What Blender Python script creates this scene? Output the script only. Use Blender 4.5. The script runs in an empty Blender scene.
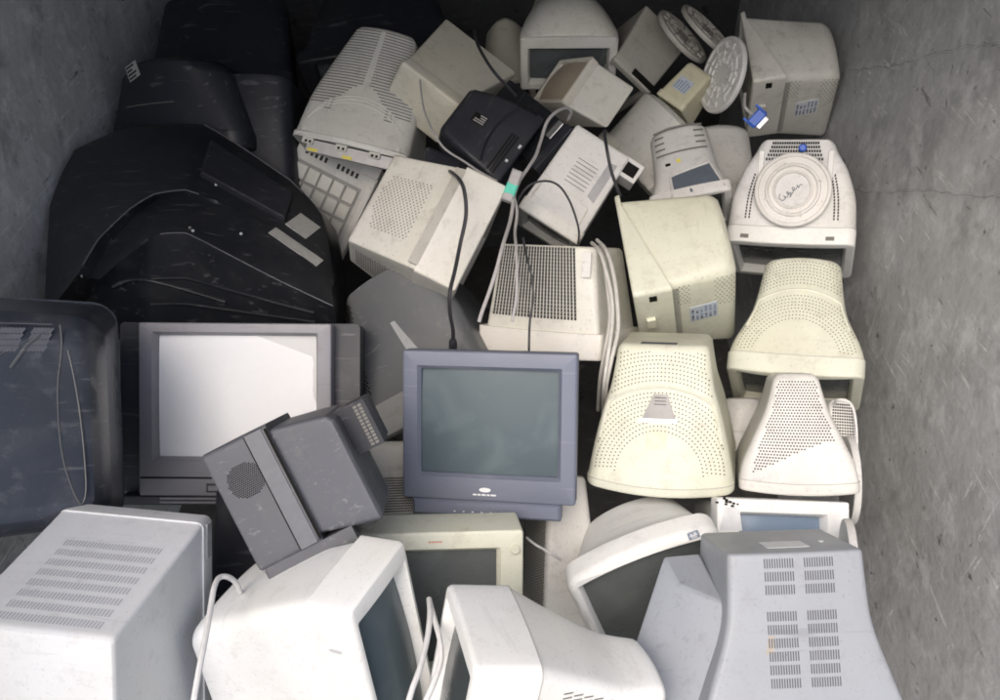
import bpy, math, random
from mathutils import Vector, Matrix, Quaternion
random.seed(7)
sc = bpy.context.scene
COL = sc.collection
POSE={
'blue':((-0.0281, 1.4149, 0.7744),(0.88288, 0.46253, -0.06967, -0.04168),(0.4158, 0.3575, 0.4, 0.252, 0.108, 0.108, 0.048)),
'tvwhite':((-0.6862, 1.5853, 0.667),(0.89965, 0.43655, 0.00659, -0.00121),(0.4965, 0.4501, 0.4, 0.3, 0.132, 0.132, 0.048)),
'greytv':((-0.5171, 1.127, 0.854),(0.57918, 0.45978, -0.65813, -0.14147),(0.2846, 0.245, 0.2525, 0.3068, 0.0816, 0.1386, 0.13)),
'dgrey':((-0.1159, 1.6792, 0.4922),(0.52143, 0.8106, -0.11332, 0.24123),(0.3868, 0.3488, 0.4327, 0.2909, 0.2522, 0.0925, 0.0977)),
'beige1':((-0.4703, 2.5687, 0.8651),(0.3736, 0.91897, -0.07486, -0.10154),(0.3806, 0.3352, 0.4248, 0.194, 0.089, 0.0714, 0.0172)),
'beige3':((-0.0773, 2.06, 0.813),(0.32939, 0.77555, 0.28656, 0.45597),(0.3325, 0.4034, 0.3278, 0.2339, 0.099, 0.0884, 0.12)),
'beige4':((0.1716, 1.8459, 0.6519),(0.28121, 0.93015, -0.2309, 0.04921),(0.3632, 0.3291, 0.2917, 0.2742, 0.1508, 0.099, 0.0672)),
'black5':((0.0545, 2.39, 0.9542),(0.34354, 0.811, 0.25922, 0.39633),(0.2592, 0.19, 0.2417, 0.1769, 0.0649, 0.06, 0.026)),
'black5b':((0.1996, 2.3681, 0.9709),(0.55003, 0.73115, -0.08638, 0.39424),(0.167, 0.1413, 0.3985, 0.1397, 0.0494, 0.045, 0.03)),
'black5c':((-0.1292, 2.2264, 0.9524),(0.44632, 0.85897, 0.15914, -0.19404),(0.2301, 0.0609, 0.0907, 0.2416, 0.0177, 0.018, 0.009)),
'beige6':((-0.2535, 2.562, 1.0682),(0.6573, 0.68145, 0.03031, -0.32043),(0.2275, 0.1632, 0.3482, 0.2994, 0.1121, 0.1757, 0.0504)),
'beige7':((0.2396, 2.9252, 1.052),(0.66571, 0.746, -0.01737, -0.00412),(0.339, 0.2004, 0.4284, 0.236, 0.1052, 0.099, 0.0504)),
'beige8':((0.2066, 2.7975, 1.0492),(0.28637, 0.37166, -0.08962, -0.87854),(0.1858, 0.2237, 0.1494, 0.1653, 0.1985, 0.108, 0.0288)),
'beige9':((0.4645, 2.6189, 0.7731),(0.34925, 0.73333, -0.52784, -0.24827),(0.41, 0.2431, 0.2274, 0.3412, 0.1849, 0.09, 0.036)),
'grey9':((0.7632, 2.4803, 0.6103),(0.44514, 0.89295, -0.06237, 0.02463),(0.2406, 0.2915, 0.3975, 0.2029, 0.0938, 0.09, 0.042)),
'beige10':((0.1407, 2.2454, 0.784),(0.34343, 0.89481, -0.1072, -0.26435),(0.21, 0.2873, 0.3071, 0.1864, 0.1232, 0.084, 0.0396)),
'white11':((0.6079, 2.3195, 0.8094),(0.47441, 0.86748, -0.09769, 0.11347),(0.244, 0.2569, 0.2911, 0.179, 0.0793, 0.078, 0.0336)),
'grey12':((0.4043, 2.9887, 0.9282),(0.38612, 0.85334, 0.04717, -0.34711),(0.1823, 0.3167, 0.2643, 0.2083, 0.136, 0.09, 0.0312)),
'yellow13':((0.5867, 2.7213, 0.9692),(0.30779, 0.8584, -0.321, -0.25567),(0.1143, 0.1631, 0.1523, 0.0982, 0.0597, 0.03, 0.0216)),
'side22':((0.3619, 1.9721, 0.8257),(0.34393, 0.64936, -0.44642, -0.51063),(0.3349, 0.3077, 0.2751, 0.2666, 0.1427, 0.275, 0.0917)),
'side16':((0.8379, 2.8488, 1.0404),(0.31207, 0.64665, -0.41661, -0.55758),(0.296, 0.3131, 0.2949, 0.2381, 0.0945, 0.271, 0.0945)),
'upside17':((0.9057, 2.2155, 0.7085),(0.00319, 0.18953, 0.88298, -0.42944),(0.3663, 0.3315, 0.2981, 0.203, 0.111, 0.2347, 0.0504)),
'cream18':((0.8169, 1.7389, 0.5986),(0.49947, 0.84587, -0.18719, -0.00198),(0.3493, 0.3129, 0.3343, 0.1976, 0.1548, 0.111, 0.0504)),
'cream21':((0.4326, 1.5105, 0.5378),(0.25769, 0.95643, -0.1302, 0.04337),(0.3521, 0.4261, 0.341, 0.2154, 0.1409, 0.0812, 0.021)),
'grey19':((0.7387, 1.4387, 0.56),(0.34501, 0.9313, -0.10953, 0.04059),(0.2692, 0.3843, 0.2734, 0.0966, 0.1337, 0.1073, 0.0252)),
'white23':((0.3514, 1.0875, 0.5665),(0.79266, 0.5759, -0.09489, 0.17612),(0.3527, 0.2821, 0.42, 0.216, 0.096, 0.096, 0.084)),
'white24':((0.652, 1.2011, 0.5923),(0.92719, 0.37363, 0.02498, -0.00984),(0.3099, 0.2258, 0.42, 0.192, 0.084, 0.084, 0.0504)),
'gray25':((0.5528, 0.7808, 0.5312),(0.35185, 0.93587, 0.01254, 0.01403),(0.4416, 0.3206, 0.4053, 0.249, 0.1313, 0.0783, 0.036)),
'white30':((-0.1797, 0.8144, 0.7158),(0.67646, 0.47401, 0.41414, 0.38237),(0.1996, 0.5084, 0.3739, 0.2284, 0.1381, 0.111, 0.0873)),
'white31':((-0.1011, 0.7262, 0.7567),(0.6832, 0.38581, -0.47579, -0.39751),(0.2516, 0.3955, 0.3782, 0.1576, 0.1183, 0.111, 0.1131)),
'white32':((-0.7299, 0.9982, 0.6773),(0.02472, 0.04901, 0.8618, 0.50428),(0.2951, 0.4259, 0.3575, 0.2757, 0.1393, 0.1499, 0.0434)),
'cream28':((-0.1313, 1.0522, 0.5698),(0.87959, 0.47342, 0.04209, 0.02063),(0.3656, 0.3612, 0.42, 0.228, 0.105, 0.105, 0.125)),
'dark1':((-1.0434, 2.6791, 0.8076),(0.33917, 0.93128, -0.12424, 0.0474),(0.54, 0.3527, 0.2951, 0.3716, 0.2323, 0.12, 0.0504)),
'dark2':((-0.9981, 2.9594, 0.8472),(0.52789, 0.8467, 0.06475, 0.01552),(0.4968, 0.3751, 0.4132, 0.4467, 0.1845, 0.12, 0.0504)),
'dark2b':((-0.8257, 2.5748, 0.6578),(0.37939, 0.92402, -0.04741, -4e-05),(0.3133, 0.3197, 0.4267, 0.2581, 0.2045, 0.105, 0.0504)),
'dark2c':((-0.4301, 3.0585, 0.8966),(0.54663, 0.83584, 4e-05, 0.05065),(0.5702, 0.4004, 0.4478, 0.4185, 0.1597, 0.12, 0.0504)),
'dark3':((-0.9969, 2.2269, 0.6462),(0.38743, 0.17138, -0.90092, -0.09416),(0.8307, 0.562, 0.3124, 0.6061, 0.1745, 0.2253, 0.0408)),
'dark4':((-1.1991, 1.3142, 0.9065),(0.30305, 0.16512, -0.87117, -0.34922),(0.6985, 0.5222, 0.3261, 0.4705, 0.1823, 0.2463, 0.042)),
'white20':((0.8793, 1.5505, 0.5162),(0.38463, 0.92225, 0.0035, -0.03882),(0.0894, 0.1707, 0.1578, 0.0586, 0.0681, 0.06, 0.0204)),
'grey37':((0.6962, 1.6465, 0.3971),(0.37917, 0.9253, 0.00393, -0.00538),(0.1741, 0.1724, 0.1857, 0.1356, 0.0674, 0.06, 0.024)),
'mesh29a':((-0.21, 1.3969, 0.4231),(0.45899, 0.88567, 0.06927, -0.0107),(0.2888, 0.2643, 0.2129, 0.2577, 0.1153, 0.078, 0.0312)),
'mesh29b':((0.1594, 1.1818, 0.2546),(0.49785, 0.85565, 0.13654, -0.03708),(0.1627, 0.2005, 0.3857, 0.1021, 0.1537, 0.0551, 0.0504)),
'darkC':((-0.5373, 1.1879, 0.3986),(0.33297, 0.94095, -0.04884, 0.03694),(0.263, 0.2419, 0.3015, 0.2116, 0.1093, 0.09, 0.0408)),
'keyb':((-0.6891, 2.4861, 0.5772),(0.25486, 0.93902, -0.0754, -0.21817),(0.2889, 0.0488, 0.3596, 0.294, 0.025, 0.025, 0.0396)),
'beige40':((0.0351, 3.1025, 0.8306),(0.49336, 0.86871, -0.02685, 0.03495),(0.2104, 0.2864, 0.3422, 0.1443, 0.0966, 0.09, 0.036))}
CABLE={
'black_a':[(-0.1444, 2.1291, 1.0659), (-0.1087, 1.9715, 1.1269), (-0.0919, 1.9249, 1.1181), (-0.0868, 1.8839, 1.0692), (-0.1021, 1.8346, 1.0105), (-0.1133, 1.7688, 0.9787), (-0.1241, 1.7089, 0.954), (-0.1253, 1.6929, 0.9038), (-0.12, 1.6951, 0.8443), (-0.1216, 1.6986, 0.8017)],
'black_b':[(0.0595, 1.8716, 1.0079), (0.0673, 1.7715, 1.0131), (0.0794, 1.7312, 0.9806), (0.0815, 1.6881, 0.9448), (0.0738, 1.6484, 0.9131), (0.071, 1.6012, 0.8724), (0.0713, 1.5979, 0.8528)],
'black_loop':[(0.0472, 2.0577, 0.9808), (0.0523, 2.0615, 1.0164), (0.0822, 2.0756, 1.0488), (0.1234, 2.0827, 1.0572), (0.159, 2.0756, 1.0488), (0.1864, 2.0527, 1.0215), (0.2056, 2.0228, 0.9858), (0.2166, 1.9928, 0.9501), (0.2166, 1.997, 0.9085)],
'black_c':[(0.2912, 2.2173, 1.1399), (0.2933, 2.1373, 1.1223), (0.3056, 2.1111, 1.0755), (0.3221, 2.1023, 1.034), (0.336, 2.1004, 1.0005)],
'black_top':[(-0.082, 2.7015, 1.2502), (-0.0678, 2.6113, 1.2361), (-0.0425, 2.5422, 1.2159), (-0.0151, 2.4973, 1.1935), (0.0152, 2.4954, 1.1601), (0.0493, 2.5103, 1.1156)],
'grey_thin':[(-0.2466, 2.542, 1.1534), (-0.2319, 2.4354, 1.1197), (-0.2026, 2.303, 1.1176), (-0.1708, 2.2326, 1.0959), (-0.1452, 2.2162, 1.0763), (-0.0996, 2.1979, 1.0545), (-0.0569, 2.1796, 1.0327), (-0.0085, 2.1631, 1.013)],
'grey_lead':[(0.208, 2.4439, 1.0677), (0.2147, 2.4313, 1.0993), (0.1972, 2.4106, 1.1213), (0.1647, 2.3651, 1.1293), (0.1371, 2.3274, 1.1155), (0.1187, 2.2751, 1.0843), (0.1025, 2.2107, 1.0697), (0.0784, 2.1508, 1.0605), (0.0553, 2.1023, 1.0495), (0.0409, 2.0544, 1.0391), (0.0349, 1.9966, 1.0324), (0.0264, 1.9328, 1.0186), (0.0076, 1.8262, 1.016), (-0.0076, 1.772, 0.9826), (-0.0252, 1.7364, 0.9402), (-0.0453, 1.7008, 0.8977), (-0.0529, 1.6846, 0.8784)],
'white_lead':[(0.038, 2.0386, 1.0358), (0.0456, 1.9845, 1.018), (0.0395, 1.9158, 0.9984), (0.0403, 1.8076, 1.025), (0.042, 1.7278, 0.9921), (0.0393, 1.6801, 0.9508), (0.0295, 1.6453, 0.9093)],
'bundle_a':[(0.2489, 1.948, 0.9434), (0.2588, 1.8483, 0.9802), (0.2719, 1.7772, 0.9576), (0.282, 1.7203, 0.9209), (0.2793, 1.6641, 0.8851), (0.2668, 1.6008, 0.8407), (0.2594, 1.5679, 0.7704), (0.2726, 1.6215, 0.6321), (0.2936, 1.6752, 0.4626)],
'bundle_b':[(0.2648, 1.9702, 0.9387), (0.2768, 1.8685, 0.9731), (0.2885, 1.7903, 0.9577), (0.2946, 1.7203, 0.9209), (0.2943, 1.6561, 0.8755), (0.2767, 1.596, 0.835), (0.2669, 1.5746, 0.7473), (0.2922, 1.6402, 0.5765)],
'bundle_c':[(0.2706, 1.9428, 0.9372), (0.2692, 1.8317, 0.9603), (0.2757, 1.7608, 0.9225), (0.2782, 1.6958, 0.8761), (0.2644, 1.6393, 0.8244), (0.2565, 1.6205, 0.7398), (0.2652, 1.6575, 0.5972)],
'white_left':[(-0.4894, 0.9329, 0.8226), (-0.4845, 0.9202, 0.8697), (-0.4896, 0.9094, 0.9035), (-0.4992, 0.8964, 0.9191), (-0.498, 0.8674, 0.9312), (-0.493, 0.8312, 0.9347), (-0.4842, 0.7707, 0.9405), (-0.48, 0.7179, 0.9397), (-0.4788, 0.6668, 0.9256), (-0.4799, 0.6368, 0.9054)],
'white_mid':[(-0.1336, 0.9244, 0.8125), (-0.1276, 0.8768, 0.8335), (-0.1288, 0.8201, 0.8438), (-0.1365, 0.7621, 0.8524), (-0.147, 0.7227, 0.8521), (-0.1548, 0.6892, 0.8434)],
'white_mid_b':[(-0.1336, 0.9244, 0.8125), (-0.1204, 0.8732, 0.8293), (-0.1059, 0.8201, 0.8438), (-0.102, 0.7815, 0.8444), (-0.1118, 0.7416, 0.8435), (-0.127, 0.7066, 0.8329)],
'white_right':[(0.8645, 1.5955, 0.6788), (0.8629, 1.5803, 0.7074), (0.8818, 1.5714, 0.7123), (0.897, 1.5599, 0.6987), (0.9047, 1.5321, 0.6656), (0.903, 1.4844, 0.6242), (0.8921, 1.4384, 0.6005), (0.8721, 1.3705, 0.5663), (0.8565, 1.3228, 0.5406)],
'grey_small':[(0.0604, 1.1854, 0.6568), (0.0788, 1.1506, 0.6775), (0.0985, 1.1435, 0.6692), (0.116, 1.1365, 0.6608), (0.1349, 1.1416, 0.6358)]}
SPOT={
'disc15':((0.7182, 2.6785, 1.1139),(-0.9398, -0.1788, 0.2911)),
'disc14a':((0.6351, 2.9603, 1.1386),(0.6281, -0.1046, 0.7711)),
'disc14b':((0.7219, 2.9737, 1.1545),(0.6048, -0.0547, 0.7945)),
'disc20':((0.8754, 1.4156, 0.5889),(0.9794, -0.1547, 0.1298)),
'disc26':((0.7618, 1.1192, 0.6557),(0.9684, -0.1912, 0.1604)),
'plug':((0.7922, 2.4667, 1.0637),(-0.2822, -0.8416, 0.4606)),
'junction':((0.0325, 2.0471, 1.0615),(0.099, -0.6949, 0.7123))}
POLY={
'tv_p1':[(-1.2339, 1.8176, 0.7879), (-1.3235, 2.1892, 0.9197), (-1.31, 2.4033, 0.9881), (-1.1753, 2.5236, 1.0071), (-0.944, 2.5464, 1.0032), (-0.6572, 2.3796, 0.8977), (-0.5403, 2.2398, 0.8555), (-0.4698, 1.9783, 0.7928)],
'tv_p2':[(-1.1171, 1.8529, 0.9078), (-1.0945, 1.972, 0.9408), (-1.036, 2.077, 0.9726), (-0.9822, 2.1393, 0.9847), (-0.8977, 2.1555, 0.9884), (-0.798, 2.1404, 0.9549), (-0.6349, 2.0716, 0.904), (-0.4664, 1.9203, 0.817)],
'tv_p3':[(-1.1022, 1.8748, 0.8795), (-1.0861, 1.9892, 0.907), (-1.0342, 2.0965, 0.9415), (-0.9886, 2.1547, 0.9564), (-0.904, 2.1647, 0.9605), (-0.7935, 2.1305, 0.9508), (-0.6336, 2.0637, 0.9023), (-0.4655, 1.9127, 0.8157)],
'tv_p4':[(-1.0682, 1.8608, 0.8861), (-1.0292, 1.9049, 0.9076), (-0.9817, 1.9435, 0.9303), (-0.9471, 1.979, 0.9492), (-0.857, 1.9825, 0.9534), (-0.7414, 1.9306, 0.9227), (-0.6035, 1.8772, 0.8745), (-0.448, 1.8224, 0.8249)],
'tv_p5':[(-1.2376, 1.8268, 0.6745), (-1.1576, 1.8567, 0.6789), (-1.0819, 1.8831, 0.6793), (-1.0047, 1.9061, 0.6756), (-0.9014, 1.9061, 0.6756), (-0.7865, 1.9061, 0.6756), (-0.6377, 1.8904, 0.6881), (-0.4536, 1.8556, 0.7088)],
'tv_rib':[(-1.0499, 1.8715, 0.8522), (-1.0012, 1.8837, 0.8667), (-0.9416, 1.8819, 0.8646), (-0.8388, 1.8645, 0.8439), (-0.7414, 1.8454, 0.8211)],
'tv_marks':[(-0.6894, 1.821, 1.2587), (-0.6682, 1.7816, 1.2118), (-0.5953, 1.7786, 1.2082), (-0.7294, 1.7166, 1.1343), (-0.7224, 1.7121, 1.1289), (-0.6094, 1.7075, 1.1235), (-0.9835, 1.644, 1.0478), (-0.6635, 1.827, 1.2659)],
'tv_panel':[(-0.6824, 1.8452, 1.2875), (-0.4894, 1.765, 1.192), (-0.5082, 1.7257, 1.1451), (-0.7059, 1.7953, 1.2281)],
'tv_stick':[(-0.4635, 1.7196, 1.1379), (-0.48, 1.6879, 1.1001)],
'shoulder':[(0.3298, 1.0497, 0.7751), (0.4094, 1.0658, 0.7632), (0.4196, 0.9057, 0.8245), (0.3476, 0.9754, 0.7799), (0.2609, 0.9058, 0.6659), (0.4165, 0.9543, 0.5837), (0.3798, 0.7253, 0.6499), (0.2409, 0.7441, 0.5976)]}
SHADING_ROOF_Y=1.15; SHADING_ROOF_Z=2.5; SKY_S=.15; SUN_ELD=52; SUN_AZD=204; SUN_E=.75; SUN_ANG=55; EXPO=0.72

# ------------------------------------------------------------------ helpers
def link(o, parent=None):
    COL.objects.link(o)
    if parent is not None: o.parent = parent
    return o
def tag(o, label=None, cat=None, group=None, kind=None):
    if label: o['label'] = label
    if cat: o['category'] = cat
    if group: o['group'] = group
    if kind: o['kind'] = kind
    return o
def mesh_obj(name, V, Fc, mats, parent=None, smooth=True, ang=32, mi=None):
    me = bpy.data.meshes.new(name)
    me.from_pydata([tuple(v) for v in V], [], Fc)
    for m in (mats if isinstance(mats, (list, tuple)) else [mats]): me.materials.append(m)
    if mi:
        for p, i in zip(me.polygons, mi): p.material_index = i
    if smooth:
        me.shade_smooth(); me.set_sharp_from_angle(angle=math.radians(ang))
    me.update()
    return link(bpy.data.objects.new(name, me), parent)
class MB:
    """collects shapes into one mesh"""
    def __init__(s): s.V=[]; s.F=[]; s.I=[]; s.cur=0
    def add(s, V, F):
        n=len(s.V); s.V+=[Vector(v) for v in V]; s.F+=[[i+n for i in f] for f in F]; s.I+=[s.cur]*len(F)
    def box(s, c, hx, hy, hz, ax=None, e=0.0):
        ax = ax or (Vector((1,0,0)),Vector((0,1,0)),Vector((0,0,1)))
        c=Vector(c)
        if e<=0:
            P=[c+ax[0]*(hx*a)+ax[1]*(hy*b)+ax[2]*(hz*d) for d in (-1,1) for b in (-1,1) for a in (-1,1)]
            s.add(P,[[0,2,3,1],[4,5,7,6],[0,1,5,4],[2,6,7,3],[0,4,6,2],[1,3,7,5]])
        else:   # chamfered towards +ax2
            P=[]
            for d,k in ((-1,0),(1-e/hz,0),(1,e)):
                for a,b in ((-1,-1),(1,-1),(1,1),(-1,1)):
                    P.append(c+ax[0]*((hx-k)*a)+ax[1]*((hy-k)*b)+ax[2]*(hz*d))
            Fq=[[0,3,2,1],[8,9,10,11]]
            for r in (0,4):
                for i in range(4):
                    j=(i+1)%4; Fq.append([r+i,r+j,r+4+j,r+4+i])
            s.add(P,Fq)
    def tube(s, pts, r, n=8, cap=True):
        pts=[Vector(p) for p in pts]; V=[]; F=[]
        up=Vector((0.3,0.2,1)).normalized(); prev=None
        for i,p in enumerate(pts):
            t=(pts[min(i+1,len(pts)-1)]-pts[max(i-1,0)]).normalized()
            if prev is None:
                a=t.cross(up); 
                if a.length<1e-3: a=t.cross(Vector((1,0,0)))
                a.normalize()
            else:
                a=(prev-t*prev.dot(t)).normalized()
            prev=a; b=t.cross(a)
            for k in range(n):
                q=2*math.pi*k/n; V.append(p+a*(math.cos(q)*r)+b*(math.sin(q)*r))
        for i in range(len(pts)-1):
            for k in range(n):
                F.append([i*n+k,i*n+(k+1)%n,(i+1)*n+(k+1)%n,(i+1)*n+k])
        if cap: F.append(list(range(n))[::-1]); F.append([len(V)-n+k for k in range(n)])
        s.add(V,F)
    def lathe(s, prof, n=48, c=(0,0,0), ax=None):
        ax = ax or (Vector((1,0,0)),Vector((0,1,0)),Vector((0,0,1)))
        c=Vector(c); V=[]; F=[]
        for (r,h) in prof:
            for k in range(n):
                q=2*math.pi*k/n; V.append(c+ax[0]*(r*math.cos(q))+ax[1]*(r*math.sin(q))+ax[2]*h)
        for i in range(len(prof)-1):
            for k in range(n):
                F.append([i*n+k,i*n+(k+1)%n,(i+1)*n+(k+1)%n,(i+1)*n+k])
        F.append(list(range(n))[::-1]); F.append([len(V)-n+k for k in range(n)])
        s.add(V,F)
    def build(s, name, mats, parent=None, smooth=True, ang=32):
        return mesh_obj(name, s.V, s.F, mats, parent, smooth, ang, s.I)
def spline(pts, k=8):
    P=[Vector(p) for p in pts]; out=[]
    for i in range(len(P)-1):
        a=P[max(i-1,0)]; b=P[i]; c=P[i+1]; d=P[min(i+2,len(P)-1)]
        for j in range(k):
            t=j/k
            out.append(0.5*((2*b)+(c-a)*t+(2*a-5*b+4*c-d)*t*t+(3*b-a-3*c+d)*t**3))
    out.append(P[-1]); return out
def pchip(tab):
    """monotone smooth interpolation through (x,y) pairs"""
    X=[a for a,_ in tab]; Y=[b for _,b in tab]; n=len(X)
    d=[(Y[i+1]-Y[i])/(X[i+1]-X[i]) for i in range(n-1)]
    m=[d[0]]+[0 if d[i-1]*d[i]<=0 else 2*d[i-1]*d[i]/(d[i-1]+d[i]) for i in range(1,n-1)]+[d[-1]]
    def f(x):
        if x<=X[0]: return Y[0]
        if x>=X[-1]: return Y[-1]
        i=max(j for j in range(n-1) if X[j]<=x)
        h=X[i+1]-X[i]; t=(x-X[i])/h
        return (2*t**3-3*t*t+1)*Y[i]+(t**3-2*t*t+t)*h*m[i]+(-2*t**3+3*t*t)*Y[i+1]+(t**3-t*t)*h*m[i+1]
    return f
# ------------------------------------------------------------------ materials
def nt(name):
    m=bpy.data.materials.new(name); m.use_nodes=True
    t=m.node_tree; return m,t.nodes,t.links,t.nodes['Principled BSDF']
def plastic(name, col, rough=.42, dirt=.35, dirtcol=(.16,.13,.09), spec=.4, scale=1.0, streak=.25, coat=0.0, yellow=0.0, grain=.05):
    m,N,L,B=nt(name)
    tc=N.new('ShaderNodeTexCoord'); oi=N.new('ShaderNodeObjectInfo')
    ml=N.new('ShaderNodeMath'); ml.operation='MULTIPLY'; ml.inputs[1].default_value=37.0; L.new(oi.outputs['Random'],ml.inputs[0])
    va=N.new('ShaderNodeVectorMath'); va.operation='ADD'; L.new(tc.outputs['Object'],va.inputs[0]); L.new(ml.outputs[0],va.inputs[1])
    def noise(s,d,r=.6,dist=0,vec=None):
        n=N.new('ShaderNodeTexNoise'); n.inputs['Scale'].default_value=s*scale; n.inputs['Detail'].default_value=d
        n.inputs['Roughness'].default_value=r; n.inputs['Distortion'].default_value=dist; L.new(vec or va.outputs[0],n.inputs['Vector']); return n
    def ramp(src,a,b,c0=0.,c1=1.):
        r=N.new('ShaderNodeMapRange'); r.inputs[1].default_value=a; r.inputs[2].default_value=b; r.inputs[3].default_value=c0; r.inputs[4].default_value=c1
        L.new(src,r.inputs[0]); return r
    def mix(fac,a,b,typ='MIX'):
        x=N.new('ShaderNodeMix'); x.data_type='RGBA'; x.blend_type=typ
        if fac is not None: L.new(fac,x.inputs[0])
        for i,v in ((6,a),(7,b)):
            if isinstance(v,tuple): x.inputs[i].default_value=(*v,1)
            else: L.new(v,x.inputs[i])
        return x
    big=noise(5,5,.6,.4); mid=noise(22,6,.7); fine=noise(160,3,.6)
    hue=ramp(noise(2.2,2).outputs[0],.35,.65)
    warm=tuple(c*k for c,k in zip(col,(1.0,.985,.93-.25*yellow)))
    c=mix(hue.outputs[0],col,warm)
    d1=ramp(big.outputs[0],.47,.68,0,dirt*.9)
    c=mix(d1.outputs[0],c.outputs[2],tuple(.45*a+.55*b for a,b in zip(col,dirtcol)))
    d2=ramp(mid.outputs[0],.545,.70,0,dirt*.85)
    c=mix(d2.outputs[0],c.outputs[2],dirtcol)
    # scuffs: thin stretched noise
    mp=N.new('ShaderNodeMapping'); mp.inputs['Rotation'].default_value=(.5,.4,.7); mp.inputs['Scale'].default_value=(4,60,30); L.new(va.outputs[0],mp.inputs[0])
    sn=noise(1.6,3,.55,.6,mp.outputs[0]); d3=ramp(sn.outputs[0],.62,.70,0,streak)
    c=mix(d3.outputs[0],c.outputs[2],tuple(min(.85,.5*a+.3) for a in col) if sum(col)<.6 else tuple(.55*a for a in col))
    d4=ramp(fine.outputs[0],.61,.71,0,dirt*.8)
    c=mix(d4.outputs[0],c.outputs[2],tuple(.5*b for b in dirtcol))
    L.new(c.outputs[2],B.inputs['Base Color'])
    rr=ramp(big.outputs[0],.3,.7,rough-.08,rough+.14); L.new(rr.outputs[0],B.inputs['Roughness'])
    B.inputs['Specular IOR Level'].default_value=spec; B.inputs['Coat Weight'].default_value=coat; B.inputs['Coat Roughness'].default_value=.25
    bp=N.new('ShaderNodeBump'); bp.inputs['Strength'].default_value=grain*2; bp.inputs['Distance'].default_value=.002
    g=noise(420,2); L.new(g.outputs[0],bp.inputs['Height']); L.new(bp.outputs[0],B.inputs['Normal'])
    return m
def plain(name, col, rough=.5, metal=0., spec=.5, coat=0., var=.15):
    m,N,L,B=nt(name); B.inputs['Base Color'].default_value=(*col,1); B.inputs['Roughness'].default_value=rough
    B.inputs['Metallic'].default_value=metal; B.inputs['Specular IOR Level'].default_value=spec; B.inputs['Coat Weight'].default_value=coat
    n=N.new('ShaderNodeTexNoise'); n.inputs['Scale'].default_value=60; n.inputs['Detail'].default_value=4
    tc=N.new('ShaderNodeTexCoord'); L.new(tc.outputs['Object'],n.inputs['Vector'])
    x=N.new('ShaderNodeMix'); x.data_type='RGBA'; L.new(n.outputs[0],x.inputs[0])
    x.inputs[6].default_value=(*[c*(1-var*1.3) for c in col],1); x.inputs[7].default_value=(*[min(1,c*(1+var)) for c in col],1)
    L.new(x.outputs[2],B.inputs['Base Color']); return m
def glass_screen(name, col, rough=.12, spec=.5, smear=.25):
    m,N,L,B=nt(name)
    tc=N.new('ShaderNodeTexCoord'); n=N.new('ShaderNodeTexNoise'); n.inputs['Scale'].default_value=9; n.inputs['Detail'].default_value=5; n.inputs['Distortion'].default_value=.8
    L.new(tc.outputs['Object'],n.inputs['Vector'])
    r=N.new('ShaderNodeMapRange'); r.inputs[1].default_value=.48; r.inputs[2].default_value=.75; r.inputs[3].default_value=0; r.inputs[4].default_value=smear; L.new(n.outputs[0],r.inputs[0])
    x=N.new('ShaderNodeMix'); x.data_type='RGBA'; L.new(r.outputs[0],x.inputs[0]); x.inputs[6].default_value=(*col,1); x.inputs[7].default_value=(*[min(1,c*1.6+.06) for c in col],1)
    L.new(x.outputs[2],B.inputs['Base Color'])
    r2=N.new('ShaderNodeMapRange'); r2.inputs[1].default_value=.4; r2.inputs[2].default_value=.7; r2.inputs[3].default_value=rough; r2.inputs[4].default_value=rough+.2; L.new(n.outputs[0],r2.inputs[0])
    L.new(r2.outputs[0],B.inputs['Roughness']); B.inputs['Specular IOR Level'].default_value=spec
    return m
# ------------------------------------------------------------------ CRT monitor builder
NC, NE = 5, 10
def ring(w, t, b, r, crown=0., cs=0.):
    """rounded rectangle, counter-clockwise seen from +z, starting bottom edge"""
    r=max(min(r, w*.95, (t-b)*.48), 1e-4); out=[]
    def edge(p,q,n): return [(p[0]+(q[0]-p[0])*i/n, p[1]+(q[1]-p[1])*i/n) for i in range(n)]
    def arc(cx,cy,a0): return [(cx+r*math.cos(a0+math.pi/2*i/NC), cy+r*math.sin(a0+math.pi/2*i/NC)) for i in range(NC)]
    h=math.pi/2
    out+=edge((-w+r,b),(w-r,b),NE)+arc(w-r,b+r,-h)
    out+=edge((w,b+r),(w,t-r),NE)+arc(w-r,t-r,0)
    out+=edge((w-r,t),(-w+r,t),NE)+arc(-w+r,t-r,h)
    out+=edge((-w,t-r),(-w,b+r),NE)+arc(-w+r,b+r,2*h)
    mid=(t+b)/2; hh=(t-b)/2; res=[]
    for x,y in out:
        k=max(0,(y-mid)/hh); y2=y-crown*(x/w)**2*k
        x2=x*(1-cs*((y-mid)/hh)**2)
        res.append((x2,y2))
    return res
class Mon: pass
_sm=[]
def seam_mat():
    if not _sm: _sm.append(plain('seam_shadow',(.40,.39,.365),.9,0,.1))
    return _sm[0]
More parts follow.
